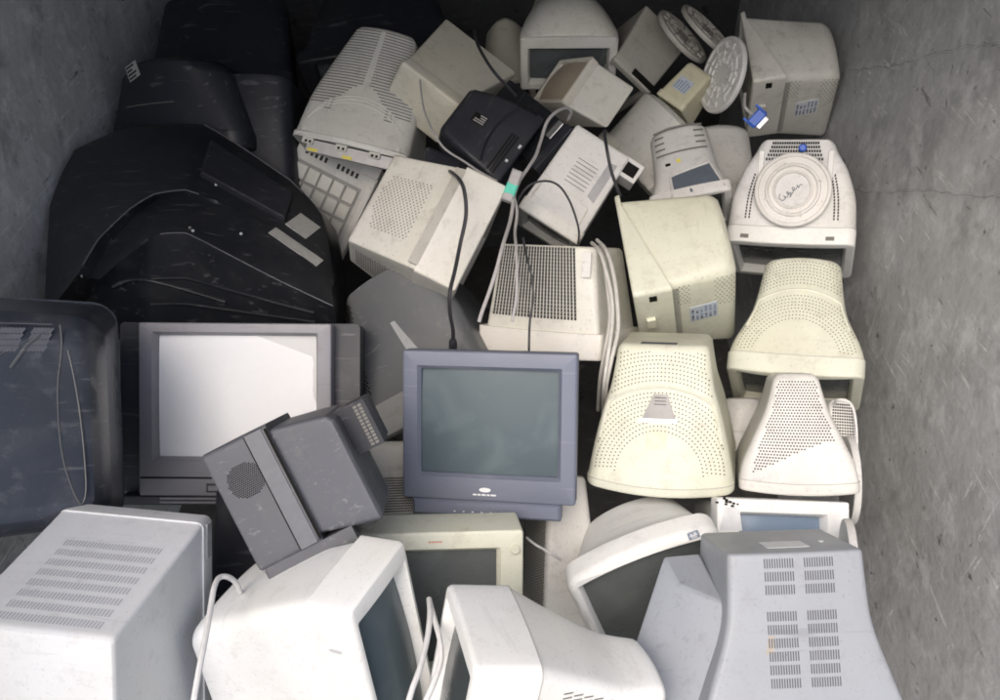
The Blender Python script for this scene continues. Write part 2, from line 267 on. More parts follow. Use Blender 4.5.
def crt(key, name, label, body, bezel=None, screen=None, cat='monitor', group=None, wp=None, tp=None, bp=None,
        r0=.018, r1=.02, crown0=0., crown1=0., bulge=0., opening=(.8,.78,.02), rec=.014, sbulge=.012, step=.004, cab=None,
        edge=.010, cs=0., rear_round=.014, has_screen=True, empty_front=False, bez_r=.012, open_r=.005, skew=False, stop=1.0):
    loc,q,(W,H,L,rw,rt,rb,db)=POSE[key]
    M=Mon(); M.W,M.H,M.L,M.rw,M.rt,M.rb,M.db=W,H,L,rw,rt,rb,db
    bezel=bezel or body; hw,hh=W/2,H/2
    root=bpy.data.objects.new(name,None); link(root); root.empty_display_size=.05
    root.location=loc; root.rotation_mode='QUATERNION'; root.rotation_quaternion=q
    tag(root,label,cat,group); M.root=root
    wp=pchip(wp or [(0,0),(1,1)]); tp=pchip(tp or [(0,0),(1,1)]); bpf=pchip(bp or [(0,0),(1,1)])
    cw,ch=(cab or (1,1))
    s0=db/L if not skew else .03
    def fw(s): k=wp(max(0,(s-s0)/(1-s0))); return hw*cw-step+(rw/2-hw*cw+step)*k
    def ft(s): k=tp(max(0,(s-s0)/(1-s0))); return hh*ch-step+(rt-hh*ch+step)*k
    def fb(s): k=bpf(max(0,(s-s0)/(1-s0))); return -(hh*ch-step+(rb-hh*ch+step)*k)
    def fr(s): k=max(0,(s-s0)/(1-s0)); return r0+(r1-r0)*k
    def fc(s): k=max(0,(s-s0)/(1-s0)); return crown0+(crown1-crown0)*k
    def zo(x,s): return bulge*(1-(x/hw)**2)*max(0,1-s/.5)
    M.fw,M.ft,M.fb=fw,ft,fb
    def surf(side,u,s):
        w,t,b=fw(s),ft(s),fb(s)
        if side=='top':
            x=u*w; return Vector((x,t-fc(s)*u*u,-s*L+zo(x,s)))
        if side=='bottom':
            x=u*w; return Vector((x,b,-s*L+zo(x,s)))
        if side in('right','left'):
            sg=1 if side=='right' else -1; y=b+(t-b)*(u+1)/2; k=((u)**2)
            return Vector((sg*w*(1-cs*k),y-(fc(s)*max(0,u)),-s*L))
        if side=='back':     # s used as v in -1..1
            y=-rb+(rt+rb)*(s+1)/2
            return Vector((u*rw/2,y-fc(1)*u*u*max(0,s),-L))
        if side=='front':
            return Vector((u*hw,s*hh,zo(u*hw,0)))
    M.surf=surf
    def frame(side,u,s):
        e=.004; p=surf(side,u,s); a=surf(side,u+e,s)-surf(side,u-e,s); b=surf(side,u,s+e)-surf(side,u,s-e)
        a.normalize(); b.normalize(); n=a.cross(b).normalized()
        c=Vector((0,(rt-rb)*.25,-L*.4))
        ref={'top':Vector((0,1,0)),'bottom':Vector((0,-1,0)),'right':Vector((1,0,0)),'left':Vector((-1,0,0)),'back':Vector((0,0,-1)),'front':Vector((0,0,1))}[side]
        if n.dot(ref)<0: n=-n
        b=n.cross(a).normalized()*(1 if n.cross(a).dot(b)>0 else -1)
        return p,a,b,n
    M.frame=frame
    # body loft
    V=[];F=[];ns=22
    srange=[s0+(stop-s0)*i/ns for i in range(ns+1)]
    e=rear_round; srange=[s for s in srange if s<1-e/L]+[1-e/L]
    for s in srange:
        for x,y in ring(fw(s),ft(s),fb(s),fr(s),fc(s),cs): V.append((x,y,-s*L+zo(x,s)))
    for a in (30,60,90):
        i=e*(1-math.cos(math.radians(a))); zz=-L+e*(1-math.sin(math.radians(a)))
        for x,y in ring(fw(1)-i,ft(1)-i,fb(1)+i,max(.003,fr(1)-i),fc(1),cs): V.append((x,y,zz))
    n=len(ring(1,1,-1,.1)); nr=len(V)//n
    for i in range(nr-1):
        for k in range(n):
            F.append([i*n+k,i*n+(k+1)%n,(i+1)*n+(k+1)%n,(i+1)*n+k][::-1])
    F.append([(nr-1)*n+k for k in range(n)][::-1])
    F.append([k for k in range(n)])
    M.body=mesh_obj('casing',V,F,body,root,True,30)
    # bezel
    V=[];F=[];I=[]
    ow,oh,oy=opening
    R=[]
    bd=(lambda x: -max(.014,db*1.1*(x/hw+1)/2)) if skew else (lambda x: -db-.001+zo(x,s0))
    ins=max(.012,step+.004)
    R.append([(x,y,bd(x)) for x,y in ring(hw-ins,hh-ins,-hh+ins,bez_r)])
    R.append([(x,y,bd(x)) for x,y in ring(hw,hh,-hh,bez_r,crown0*.9)])
    for a in (0,30,60,90):
        i=edge*(1-math.cos(math.radians(a))); zz=-edge+edge*math.sin(math.radians(a))
        R.append([(x,y,zz+zo(x,0)) for x,y in ring(hw-i,hh-i,-hh+i,max(.002,bez_r-i),crown0*.9*(1-i/edge*.3))])
    sw,st,sb=hw*ow,hh*oh+oy*H,-hh*oh+oy*H
    R.append([(x,y,zo(x,0)) for x,y in ring(sw+.002,st+.002,sb-.002,open_r)])
    R.append([(x,y,-.003+zo(x,0)) for x,y in ring(sw,st,sb,open_r)])
    R.append([(x,y,-rec) for x,y in ring(sw-.006,st-.006,sb+.006,open_r)])
    R.append([(x,y,-rec-.02) for x,y in ring(sw-.007,st-.007,sb+.007,open_r)])
    for r in R: V+=r
    for i in range(len(R)-1):
        for k in range(n): F.append([i*n+k,i*n+(k+1)%n,(i+1)*n+(k+1)%n,(i+1)*n+k])
    M.bezel=mesh_obj('bezel',V,F,bezel,root,True,30)
    M.open=(sw,st,sb)
    if step<=.002:
        A=[Vector((x,y,-db-.0012+zo(x,s0))) for x,y in ring(hw+.0004,hh+.0004,-hh-.0004,bez_r,crown0*.9)]
        B_=[Vector((x,y,-db+.0006+zo(x,s0))) for x,y in ring(hw+.0004,hh+.0004,-hh-.0004,bez_r,crown0*.9)]
        mesh_obj('seam',A+B_,[[k,(k+1)%n,n+(k+1)%n,n+k] for k in range(n)],seam_mat(),M.bezel,True)
    if has_screen:
        nu,nv=24,18;V=[];F=[]
        for j in range(nv+1):
            for i in range(nu+1):
                u=-1+2*i/nu;v=-1+2*j/nv
                V.append((u*(sw-.004),(st+sb)/2+v*((st-sb)/2-.004),-rec-.012+sbulge*(1-.55*u*u-.45*v*v)))
        for j in range(nv):
            for i in range(nu): F.append([j*(nu+1)+i,j*(nu+1)+i+1,(j+1)*(nu+1)+i+1,(j+1)*(nu+1)+i])
        M.screen=mesh_obj('screen',V,F,screen,root,True,60)
    return M
def dots(M, pts, name, mat, a=.002, b=None, n=6, proud=.0006, parent=None, depth_cup=False):
    """dark holes on a casing; pts=(side,u,s) or (side,u,s,a,b)"""
    V=[];F=[]
    for p in pts:
        side,u,s=p[:3]; aa,bb=(p[3],p[4]) if len(p)>3 else (a,b or a)
        P,tu,ts,nn=M.frame(side,u,s); P=P+nn*proud; k=len(V)
        if n==4: C=[(-1,-1),(1,-1),(1,1),(-1,1)]
        else: C=[(math.cos(2*math.pi*i/n),math.sin(2*math.pi*i/n)) for i in range(n)]
        if tu.cross(ts).dot(nn)<0: C=C[::-1]
        for x,y in C: V.append(P+tu*(x*aa)+ts*(y*bb))
        F.append(list(range(k,k+n)))
    return mesh_obj(name,V,F,mat,parent or M.body,False)
def grid(side,u0,u1,s0,s1,nu,ns,mask=None,stag=True,cond=None):
    out=[]
    for j in range(ns):
        for i in range(nu):
            u=u0+(u1-u0)*((i+(.5 if (stag and j%2) else 0))/(nu-1)); s=s0+(s1-s0)*j/(ns-1)
            if u>max(u0,u1)+1e-6: continue
            if mask is None or mask(u,s): out.append((side,u,s))
    return out
def patch(M, side, pts_us, name, mat, proud=.001, parent=None, nsub=6):
    """quad patch lying on the casing, with real thickness to the surface; pts_us=[(u,s)*4]"""
    V=[];F=[];(a,b,c,d)=pts_us; m=nsub
    for j in range(m+1):
        for i in range(m+1):
            x,y=i/m,j/m
            u=(a[0]*(1-x)+b[0]*x)*(1-y)+(d[0]*(1-x)+c[0]*x)*y; s=(a[1]*(1-x)+b[1]*x)*(1-y)+(d[1]*(1-x)+c[1]*x)*y
            P,_,_,nn=M.frame(side,u,s); V.append(P+nn*proud)
    k=len(V)
    for j in range(m+1):
        for i in range(m+1):
            x,y=i/m,j/m
            u=(a[0]*(1-x)+b[0]*x)*(1-y)+(d[0]*(1-x)+c[0]*x)*y; s=(a[1]*(1-x)+b[1]*x)*(1-y)+(d[1]*(1-x)+c[1]*x)*y
            P,_,_,nn=M.frame(side,u,s); V.append(P-nn*.002)
    P,tu,ts,nn=M.frame(side,a[0],a[1])
    w=m+1
    v01=V[1]-V[0]; v10=V[w]-V[0]; flip=v01.cross(v10).dot(nn)<0
    for j in range(m):
        for i in range(m):
            f=[j*w+i,j*w+i+1,(j+1)*w+i+1,(j+1)*w+i]; F.append(f[::-1] if flip else f)
    bd=[i for i in range(w)]+[j*w+m for j in range(1,w)]+[m*w+i for i in range(m-1,-1,-1)]+[j*w for j in range(m-1,0,-1)]
    for i in range(len(bd)):
        p,q2=bd[i],bd[(i+1)%len(bd)]; f=[q2,p,p+k,q2+k]; F.append(f[::-1] if flip else f)
    return mesh_obj(name,V,F,mat,parent or M.body,True,40)
def sticker(M, side, u, s, w, h, base, ink, rows=5, name='label', rot=0, cols=1, seed=1, ink2=None, parent=None, fill=.8):
    P,tu,ts,nn=M.frame(side,u,s)
    c,sn=math.cos(rot),math.sin(rot); a=tu*c+ts*sn; b=nn.cross(a).normalized()
    mb=MB(); P=P+nn*.0012
    mb.box(P,w/2,h/2,.0008,(a,b,nn))
    rnd=random.Random(seed); mb.cur=1
    for j in range(rows):
        y=(-.5+(j+.6)/(rows+.2))*h
        for i in range(cols):
            x0=-w/2+.06*w+i*(w*.9/cols); x1=x0+(w*.9/cols)*rnd.uniform(.45,fill)
            x=x0
            while x<x1:
                l=rnd.uniform(.05,.16)*w
                if x+l>w*.46: break
                if ink2 and rnd.random()<.3: mb.cur=2
                mb.box(P+a*(x+l/2)+b*y+nn*.001,l/2,h/(rows+1)*.3,.0003,(a,b,nn)); mb.cur=1
                x+=l+.02*w
    return mb.build(name,[base,ink]+([ink2] if ink2 else []),parent or M.body,False)
def lbox(M, c, hx, hy, hz, name, mat, parent=None, e=.002, ax=None):
    mb=MB(); mb.box(c,hx,hy,hz,ax,e); return mb.build(name,mat,parent or M.root,True)
def solid(root_or_name): pass
# ------------------------------------------------------------------ palette
P_WHITE = plastic('white_plastic',(.775,.79,.80),dirt=.28,dirtcol=(.42,.40,.37),streak=.2)
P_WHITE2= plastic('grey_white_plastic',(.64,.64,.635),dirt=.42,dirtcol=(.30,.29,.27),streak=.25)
P_BLUEW = plastic('cool_white_plastic',(.68,.70,.725),dirt=.25,dirtcol=(.3,.29,.28),streak=.2)
P_BEIGE = plastic('beige_plastic',(.61,.61,.575),dirt=.45,dirtcol=(.27,.25,.22),streak=.3)
P_BEIGE2= plastic('warm_beige_plastic',(.58,.565,.505),dirt=.3,streak=.3,yellow=.1)
P_CREAM = plastic('cream_plastic',(.615,.63,.54),dirt=.42,dirtcol=(.34,.31,.24),streak=.2,yellow=.05)
P_YELL  = plastic('yellowed_plastic',(.55,.53,.40),dirt=.3,yellow=.2)
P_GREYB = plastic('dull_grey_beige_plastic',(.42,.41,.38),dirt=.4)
P_GRAY  = plastic('blue_grey_plastic',(.30,.325,.37),dirt=.3,dirtcol=(.2,.19,.18),streak=.3)
P_DGREY = plastic('dark_grey_plastic',(.105,.113,.124),dirt=.3,dirtcol=(.2,.19,.17),rough=.35)
P_CHAR  = plastic('charcoal_plastic',(.085,.09,.108),dirt=.35,dirtcol=(.16,.16,.15),rough=.45)
P_SLATE = plastic('dusty_slate_plastic',(.038,.046,.064),dirt=.6,dirtcol=(.15,.155,.17),rough=.34,streak=.25,spec=.5,coat=.25)
P_BLACK = plastic('black_plastic',(.014,.016,.021),dirt=.4,dirtcol=(.05,.05,.05),rough=.36,streak=.18,spec=.45)
P_BLACK2= plastic('worn_black_plastic',(.022,.024,.032),dirt=.3,dirtcol=(.05,.05,.05),rough=.45,streak=.2,spec=.3)
P_BLUE  = plastic('slate_blue_plastic',(.135,.155,.215),dirt=.2,dirtcol=(.2,.2,.24),rough=.4,streak=.2)
P_SILV  = plastic('silver_grey_plastic',(.26,.26,.29),dirt=.25,rough=.38)
P_CAB   = plastic('dark_cabinet_plastic',(.045,.048,.06),dirt=.4,dirtcol=(.1,.1,.1))
HOLE    = plain('vent_dark',(.012,.012,.011),.9,0,.1)
GROOVE  = plain('vent_groove',(.20,.195,.18),.8,0,.2)
GROOVE2 = plain('vent_groove_grey',(.10,.105,.12),.8,0,.2)
HOLED   = plain('vent_grey_hole',(.05,.05,.048),.9,0,.1)
DARKIN  = plain('dark_inside',(.02,.02,.02),.8,0,.2)
METAL   = plain('zinc_sheet',(.45,.45,.46),.4,.7)
SILVER  = plain('silver_print',(.72,.73,.75),.35,.3)
INK     = plain('grey_ink',(.12,.13,.15),.6)
INKB    = plain('blue_ink',(.24,.29,.39),.6)
PAPER   = plain('label_paper',(.66,.68,.70),.6)
PAPERB  = plain('bluish_label_paper',(.46,.51,.57),.6)
FOIL    = plain('foil_sticker',(.50,.50,.48),.4,.3)
YELLOW  = plain('yellow_tape',(.70,.60,.10),.6)
GREEN   = plain('green_tape',(.10,.55,.42),.5)
BLUEPL  = plain('blue_plug_plastic',(.03,.12,.55),.4)
RUST    = plain('rust_stain',(.64,.605,.48),.7)
WHITEW  = plain('white_cable_sheath',(.68,.68,.67),.45)
GREYW   = plain('grey_cable_sheath',(.38,.37,.37),.5)
BLACKW  = plain('black_cable_sheath',(.03,.03,.035),.45)
LAYERW    = plain('matte_white',(.86,.87,.88),.6,0,.2,var=.02)
S_DARK  = glass_screen('dark_screen',(.06,.068,.07),.18)
S_GREEN = glass_screen('greenish_screen',(.080,.108,.122),.3,.22,.3)
S_GREY  = glass_screen('grey_screen',(.09,.10,.10),.25,.3)
S_BLUE  = glass_screen('bluish_screen',(.16,.22,.30),.15)
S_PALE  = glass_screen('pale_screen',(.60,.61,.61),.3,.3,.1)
S_TAN   = glass_screen('tan_screen',(.34,.29,.22),.4)

def polar(M,side,z0,rs,ang,ax,az,umax=.94,smin=.1,smax=.95,skip=None,step=.0085):
    out=[]
    for r in rs:
        n=max(3,int(r*math.radians(ang*2)/step))
        for i in range(n+1):
            t=math.radians(-ang+2*ang*i/n); x=r*math.sin(t)*ax; s=z0+r*math.cos(t)*az/M.L
            if s<smin or s>smax: continue
            u=x/M.fw(s)
            if abs(u)>umax: continue
            if skip and skip(u,s,t,r): continue
            out.append((side,u,s))
    return out
def logo(M, u, v, w=.03, h=.008, mat=SILVER, name='logo', line=True):
    P,tu,ts,nn=M.frame('front',u,v); mb=MB(); k=24
    Pz=P+nn*.0008
    V=[Pz+nn*.0004]+[Pz+nn*.0004+tu*(w/2*math.cos(6.283*i/k))+ts*(h/2*math.sin(6.283*i/k)) for i in range(k)]
    mb.add(V,[[0,1+i,1+(i+1)%k] for i in range(k)])
    if line:
        for i,(a,b) in enumerate(((-1.3,-.9),(-.8,-.45),(-.35,.1),(.2,.5),(.6,1.2))):
            mb.box(Pz-ts*(h*1.1)+tu*((a+b)/2*w*.8),(b-a)/2*w*.8,h*.16,.0005,(tu,ts,nn))
    return mb.build(name,mat,M.bezel,False)
def buttons(M, u0,u1,v,n,r,mat,name='button'):
    for i in range(n):
        u=u0+(u1-u0)*i/max(1,n-1)
        P,tu,ts,nn=M.frame('front',u,v); mb=MB(); mb.lathe([(r,-.001),(r,.0015),(r*.7,.0028)],16,P,(tu,ts,nn)); mb.build(name,mat,M.bezel)
def swivel(name, c, nrm, R, mat, parent=None, upv=None):
    """round swivel foot: rim, ridges, hub, bosses and ribs"""
    nrm=Vector(nrm).normalized(); a=nrm.cross(upv or Vector((0,0,1))).normalized(); b=nrm.cross(a); ax=(a,b,nrm)
    mb=MB()
    mb.lathe([(R*.98,-.012),(R,-.008),(R,0),(R*.985,.004),(R*.93,.006),(R*.90,.0055),(R*.885,.001),(R*.72,.001),(R*.70,.006),(R*.64,.007),(R*.62,.001),(R*.52,.0005),(R*.50,.004),(R*.46,.005),(R*.44,-.001),(R*.02,-.001)],64,c,ax)
    for i in range(4):
        q=math.pi/2*i+.35; mb.lathe([(R*.055,0),(R*.055,.006),(R*.03,.007),(R*.028,.003)],14,Vector(c)+a*(R*.71*math.cos(q))+b*(R*.71*math.sin(q)),ax)
    o=mb.build(name,mat,parent)
    return o,ax
# ================================================================== the monitors
# slate blue monitor in the middle
M=crt('blue','crt_monitor','slate blue monitor standing upright with greenish dark screen facing out','' or P_BLUE,P_BLUE,S_GREEN,opening=(.82,.735,.028),r0=.012,bez_r=.007,edge=.006,open_r=.003,rec=.010,tp=[(0,0),(.4,.25),(1,1)],group='monitors heaped in the container')
logo(M,-.03,-.84,.028,.011)
mb=MB(); hw=M.W/2
mb.box((-.005,-M.H/2-.020,-.028),hw*.86,.020,.026,None,.006); cs_=mb.build('control_strip',P_BLUE,M.root)
mb=MB()
for i in range(9):
    mb.box((-.085+.02*i+(.012 if i>3 else 0),-M.H/2-.017-(.004 if i%2 else 0),-.0015),.005,.0022,.0016)
mb.build('button',SILVER if False else P_BLUE,cs_)
mb=MB()
for i in range(7): mb.box((-.08+.022*i,-M.H/2-.027,-.0016),.0022,.0014,.0008)
mb.build('button_marks',SILVER,cs_,False)
mb=MB(); mb.lathe([(.10,-M.H/2-.05),(.10,-M.H/2-.043),(.07,-M.H/2-.04),(.05,-M.H/2-.01)],40,(0,0,-.15),(Vector((1,0,0)),Vector((0,0,-1)),Vector((0,1,0)))); mb.build('stand',P_BLUE,M.root)

# television with a white layer over most of its screen
M=crt('tvwhite','television','television in a dark cabinet with silver bezel and mostly white screen',P_CAB,P_SILV,S_PALE,'television',opening=(.855,.735,.075),rec=.02,bez_r=.006,cab=(1.27,1.0),step=.0,r0=.012,edge=.005,tp=[(0,0),(.5,.1),(1,1)],wp=[(0,0),(.45,.06),(1,1)],sbulge=.010)
sw,st,sb=M.open
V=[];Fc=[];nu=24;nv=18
def layer_z(u,v): return -.02-.012+.010*(1-.55*u*u-.45*v*v)+.0012
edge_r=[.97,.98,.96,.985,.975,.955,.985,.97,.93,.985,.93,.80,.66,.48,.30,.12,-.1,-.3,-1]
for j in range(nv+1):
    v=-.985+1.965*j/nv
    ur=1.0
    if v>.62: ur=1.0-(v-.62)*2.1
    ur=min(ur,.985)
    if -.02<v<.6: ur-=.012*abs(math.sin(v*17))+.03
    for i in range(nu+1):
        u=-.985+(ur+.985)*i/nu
        V.append((u*(sw-.004),(st+sb)/2+v*((st-sb)/2-.004),layer_z(u,v)))
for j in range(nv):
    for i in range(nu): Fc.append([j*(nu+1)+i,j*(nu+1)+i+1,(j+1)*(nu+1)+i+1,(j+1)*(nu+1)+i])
mesh_obj('white_layer',V,Fc,LAYERW,M.screen)
hw,hh=M.W/2,M.H/2
mb=MB(); mb.box((0,-hh+.048,.0005),hw*.985,.0022,.0012); mb.build('seam',DARKIN,M.bezel,False)
mb=MB(); mb.box((hw*.02-.06,-hh+.022,.002),.018,.011,.003,None,.001); mb.cur=1
mb.box((hw*.02-.060,-hh+.022,.005),.013,.0065,.0014,None,.0006); mb.build('power_button',[P_CAB,P_SILV],M.bezel)
mb=MB(); mb.box((0,-hh-.012,-.03),hw*1.2,.012,.03,None,.003); p=mb.build('plinth',P_CAB,M.root)
for k in range(2):
    mb=MB(); mb.box((.03,-hh-.006-.010*k,.0005),hw*.9,.0022,.002); mb.build('trim_strip',P_SILV,p,False)

# small charcoal television lying tilted
M=crt('greytv','television','small charcoal television tipped on its side edge with round speaker grille',P_CHAR,P_CHAR,S_DARK,'television',r0=.008,r1=.012,bez_r=.01,step=.012,edge=.006,tp=[(0,0),(.9,.8),(1,1)],stop=1)
pts=[]
for i in range(-9,10):
    for j in range(-9,10):
        x=i*.0042+(.0021 if j%2 else 0); y=j*.0038
        if x*x+y*y<.034**2: pts.append((x,y))
mb=MB(); xx=M.W/2; cy,cz=.045,-M.db*.42
for x,y in pts: mb.box((xx+.0004,cy+y,cz+x),.0006,.0011,.0013,None,0)
mb.build('speaker_grille',HOLE,M.bezel,False)
mb=MB(); mb.box((xx+.001,0,-M.db*.80),.0012,M.H/2*.97,M.db*.13,None,.0004); mb.build('side_trim',plain('trim_grey',(.115,.12,.135),.45),M.bezel)
mb=MB(); mb.box((xx+.0012,0,-M.db*.985),.0016,M.H/2*.95,.0025,None,0); mb.box((xx+.0006,0,-M.db*.66),.0008,M.H/2*.96,.001,None,0); mb.box((xx-.0125,-M.H/2*.9,-M.db-.02),.0012,.0015,.05); mb.build('groove',HOLE,M.bezel,False)
mb=MB(); mb.box((0,-M.H/2-.014,-M.db*.75),M.W/2*.96,.015,M.db*.7,None,.004); mb.build('foot',P_CHAR,M.root)
mb=MB(); mb.box((M.rw*.36-.03,-M.H/2-.012,-M.L*.8),.012,.012,.03,None,.002); mb.build('foot',P_BLACK,M.root)
mb=MB(); mb.box((-.03,M.rt*.42,-M.L-.020),M.rw/2*.62,M.rt*.6,.036,None,.004); tail=mb.build('rear_housing',P_BLACK2,M.root)
mb=MB()
for i in range(12):
    for j in range(2): mb.box((-.03+M.rw/2*.62+.0005,M.rt*.42-M.rt*.5+i*M.rt*.09,-M.L-.034-.010*j),.0006,.0026,.0036)
mb.build('vents',GROOVE,tail,False)

# dark grey monitor seen from above, behind the blue one
M=crt('dgrey','crt_monitor','dark grey monitor lying with its glossy top up, half behind the blue monitor',P_DGREY,plastic('mid_grey_plastic',(.20,.21,.22),dirt=.3),S_DARK,group='monitors heaped in the container',r0=.03,r1=.04,crown0=.01,crown1=.03,wp=[(0,0),(.4,.25),(1,1)],opening=(.84,.8,.02))
dots(M,grid('top',-.96,-.80,.32,.92,4,34),'vents',HOLE,.0035,.0028)
patch(M,'top',[(.02,.42),(.24,.36),(-.02,.66),(-.10,.66)],'pale_patch',plain('patch_grey',(.33,.34,.35),.3),.0008)  # pale triangular patch on the casing top

# ribbed beige monitor, top left of the heap
M=crt('beige1','crt_monitor','large beige monitor with two banks of ribbed vents, its bezel torn off',P_BEIGE,P_BEIGE,None,group='monitors heaped in the container',has_screen=False,r0=.03,r1=.02,crown0=.035,crown1=.02,wp=[(0,0),(.3,.12),(.65,.52),(1,1)],tp=[(0,0),(.3,.3),(1,1)],step=0,edge=.004,opening=(.9,.86,.02))
for sg in (-1,1):
    pts=[]
    for j in range(30):
        s=.26+.70*j/29
        u=.07
        while u<.9:
            du=.045
            uu=sg*(u+du/2)
            if ((uu/.52)**2+((s-.16)/.33)**2)>1 and not (abs(uu)>.7 and s<.3): pts.append(('top',uu,s,du*M.fw(s)/2*1.02,.0022))
            u+=du
    dots(M,pts,'vents',GROOVE,n=4)
for k in range(3):
    mb=MB(); mb.tube([M.surf('top',.86*math.sin(a),.10+(.24+.03*k)*math.cos(a))+Vector((0,-.001,0)) for a in [math.radians(-78+156*i/30) for i in range(31)]],.003,6); mb.build('arch_ridge',P_BEIGE,M.body)
mb=MB()
hw,hh=M.W/2,M.H/2
mb.box((.02,hh-.030,.022),hw*.80,.006,.020,None,.002); ch=mb.build('chassis_strip',METAL,M.root)
mb=MB()
for x in (-.11,.005): mb.box((x,hh-.0235,.034),.016,.0012,.005)
mb.build('yellow_tape',YELLOW,ch,False)
for x in (-.13,-.02,.09):
    mb=MB(); mb.box((x,hh-.020,.008),.018,.004,.010,None,.001); mb.build('clip',P_BEIGE,ch)
mb=MB()
for x in (-.135,-.122,-.027,-.012,.084,.098): mb.box((x,hh-.0158,.011),.004,.0006,.004)
mb.build('clip_hole',HOLE,ch,False)
mb=MB(); mb.box((0,-.02,-.02),hw*.86,hh*.75,.01); mb.build('tube_face',DARKIN,M.root)

# squarish beige monitor with diagonal dot vents
M=crt('beige3','crt_monitor','boxy warm white monitor with a dotted vent square, turned away to the right',P_BEIGE,plastic('pale_beige_plastic',(.68,.67,.63),dirt=.25),S_DARK,group='monitors heaped in the container',r0=.006,r1=.008,rear_round=.006,step=.006,edge=.006,bez_r=.008,wp=[(0,0),(1,.4)],tp=[(0,0),(1,1)])
pts=[]
for i in range(26):
    for j in range(24):
        u=-.72+i*.05;s=.56+j*.0165
        if (i+j)%2==0 and s+u*.10<.97 and abs(u)<.62 and s-.12*u<.96: pts.append(('top',u,s))
dots(M,pts,'vents',GROOVE,.0030,.0022)
mb=MB(); zz=-M.db-.010
mb.box((0,M.H/2-.002,zz-.002),M.W/2*.9,.0025,.014,None,.001); mb.build('ledge',P_GREYB,M.body)
pts=[('left',-.7+1.2*i/13+(.04 if j%2 else 0),.22+.7*j/30) for i in range(14) for j in range(31)]
dots(M,[p for p in pts if p[1]<.42],'side_vents',HOLED,.0034,.0026)

# cream-white monitor with the gridded top
M=crt('beige4','crt_monitor','off white monitor with a square grid of vent slots on top, behind the blue monitor',P_BEIGE,plastic('clean_offwhite_plastic',(.70,.69,.65),dirt=.2),S_DARK,group='monitors heaped in the container',r0=.012,r1=.02,crown0=.004,crown1=.015,step=.016,edge=.008,bulge=.006,rear_round=.01)
dots(M,grid('top',-.88,.62,.36,.97,26,20,None,False),'vents',HOLED,.0032,.0044,n=4)
mb=MB(); mb.box((M.fw(.8)*.86,M.ft(.8)+.0005,-M.L*.84),.012,.0012,.032); mb.build('raised_pad',P_WHITE2,M.body)

# black equipment
M=crt('black5','crt_monitor','small black monitor with silver sticker, lying on pale beige casings',P_BLACK2,P_BLACK2,S_DARK,group='black equipment between the beige monitors',r0=.012,r1=.02,wp=[(0,0),(.5,.3),(1,1)],tp=[(0,0),(.4,.1),(1,1)],crown0=.004)
sticker(M,'top',.05,.66,.045,.032,HOLE,FOIL,4,seed=3,rot=1.57)
dots(M,grid('top',-.9,.2,.06,.22,26,5,None,False),'vents',HOLE,.0022,.0035,n=4)
pts=[]
for k in range(20):
    t=-1+2*k/19; pts.append((t*.85,.34+.10*(1-t*t)))
mb=MB(); mb.tube([M.surf('top',u,s)+Vector((0,.001,0)) for u,s in pts],.004,6); mb.build('ridge',P_BLACK,M.body)
mb=MB(); mb.box((0,M.H/2+.002,-.012),.006,.002,.004);mb.box((-.06,M.H/2+.001,-.02),.004,.0015,.004); mb.build('screw',SILVER,M.body,False)
M=crt('black5b','disc_player','long black player with a bright metal strip, wedged behind the black monitor',P_BLACK,P_BLACK2,S_DARK,'player',group='black equipment between the beige monitors',r0=.004,r1=.004,edge=.003,bez_r=.005,has_screen=False,opening=(.9,.5,.05))
lbox(M,(.045,M.H/2+.001,-.05),.03,.0015,.012,'metal_strip',METAL,M.root)
sticker(M,'top',-.3,.75,.03,.02,HOLE,SILVER,2,seed=5,name='label')
M=crt('black5c','modem','flat black modem with a slotted grille below the black monitor',P_BLACK2,P_BLACK,S_DARK,'modem',group='black equipment between the beige monitors',r0=.015,r1=.012,edge=.004,bez_r=.012,has_screen=False,crown0=.012,crown1=.006)
dots(M,grid('top',-.1,.85,.2,.9,22,7,None,False),'vents',HOLE,.0018,.0038,n=4)
sticker(M,'top',-.15,.5,.02,.008,HOLE,SILVER,1,seed=8,name='badge')

# beige casings at the back
M=crt('beige6','crt_monitor','plain pale beige monitor with bare flat sides, behind the black monitor',P_BEIGE2,P_BEIGE2,S_DARK,has_screen=False,opening=(.02,.02,0),group='monitors heaped in the container',r0=.008,r1=.01,rear_round=.008,step=.004)
mb=MB(); mb.box((0,M.ft(.5)+.0005,-M.L*.55),M.W/2*.93,.0008,.0016); mb.build('seam',P_GREYB,M.body,False)
M=crt('beige7','crt_monitor','beige monitor at the very top with arched hood over its dark screen',P_BEIGE2,P_BEIGE,S_DARK,group='monitors heaped in the container',r0=.02,r1=.05,crown0=.004,crown1=.05,opening=(.83,.66,-.04),wp=[(0,0),(.3,.2),(1,1)],tp=[(0,.0),(.15,-.25),(1,1)],bez_r=.012,rec=.02)
V=[];Fc=[];n=24;hw=M.W/2;hh=M.H/2
for z,hgt,k in ((-.010,.004,1.0),(-.014,.012,1.0),(-.05,.050,1.0),(-.09,.072,.97),(-.15,.080,.9),(-.22,.06,.8)):
    for i in range(n+1):
        u=-1+2*i/n; V.append((u*hw*k,hh-.012+hgt*(1-abs(u)**2.4)+.008*(1-abs(u)**8),z))
for r in range(5):
    for i in range(n): Fc.append([r*(n+1)+i,r*(n+1)+i+1,(r+1)*(n+1)+i+1,(r+1)*(n+1)+i])
mesh_obj('hood',V,Fc,P_BEIGE,M.root,True,50)
dots(M,grid('top',-.8,.8,.6,.95,16,8,None,False),'vents',GROOVE,.004,.0022,n=4)
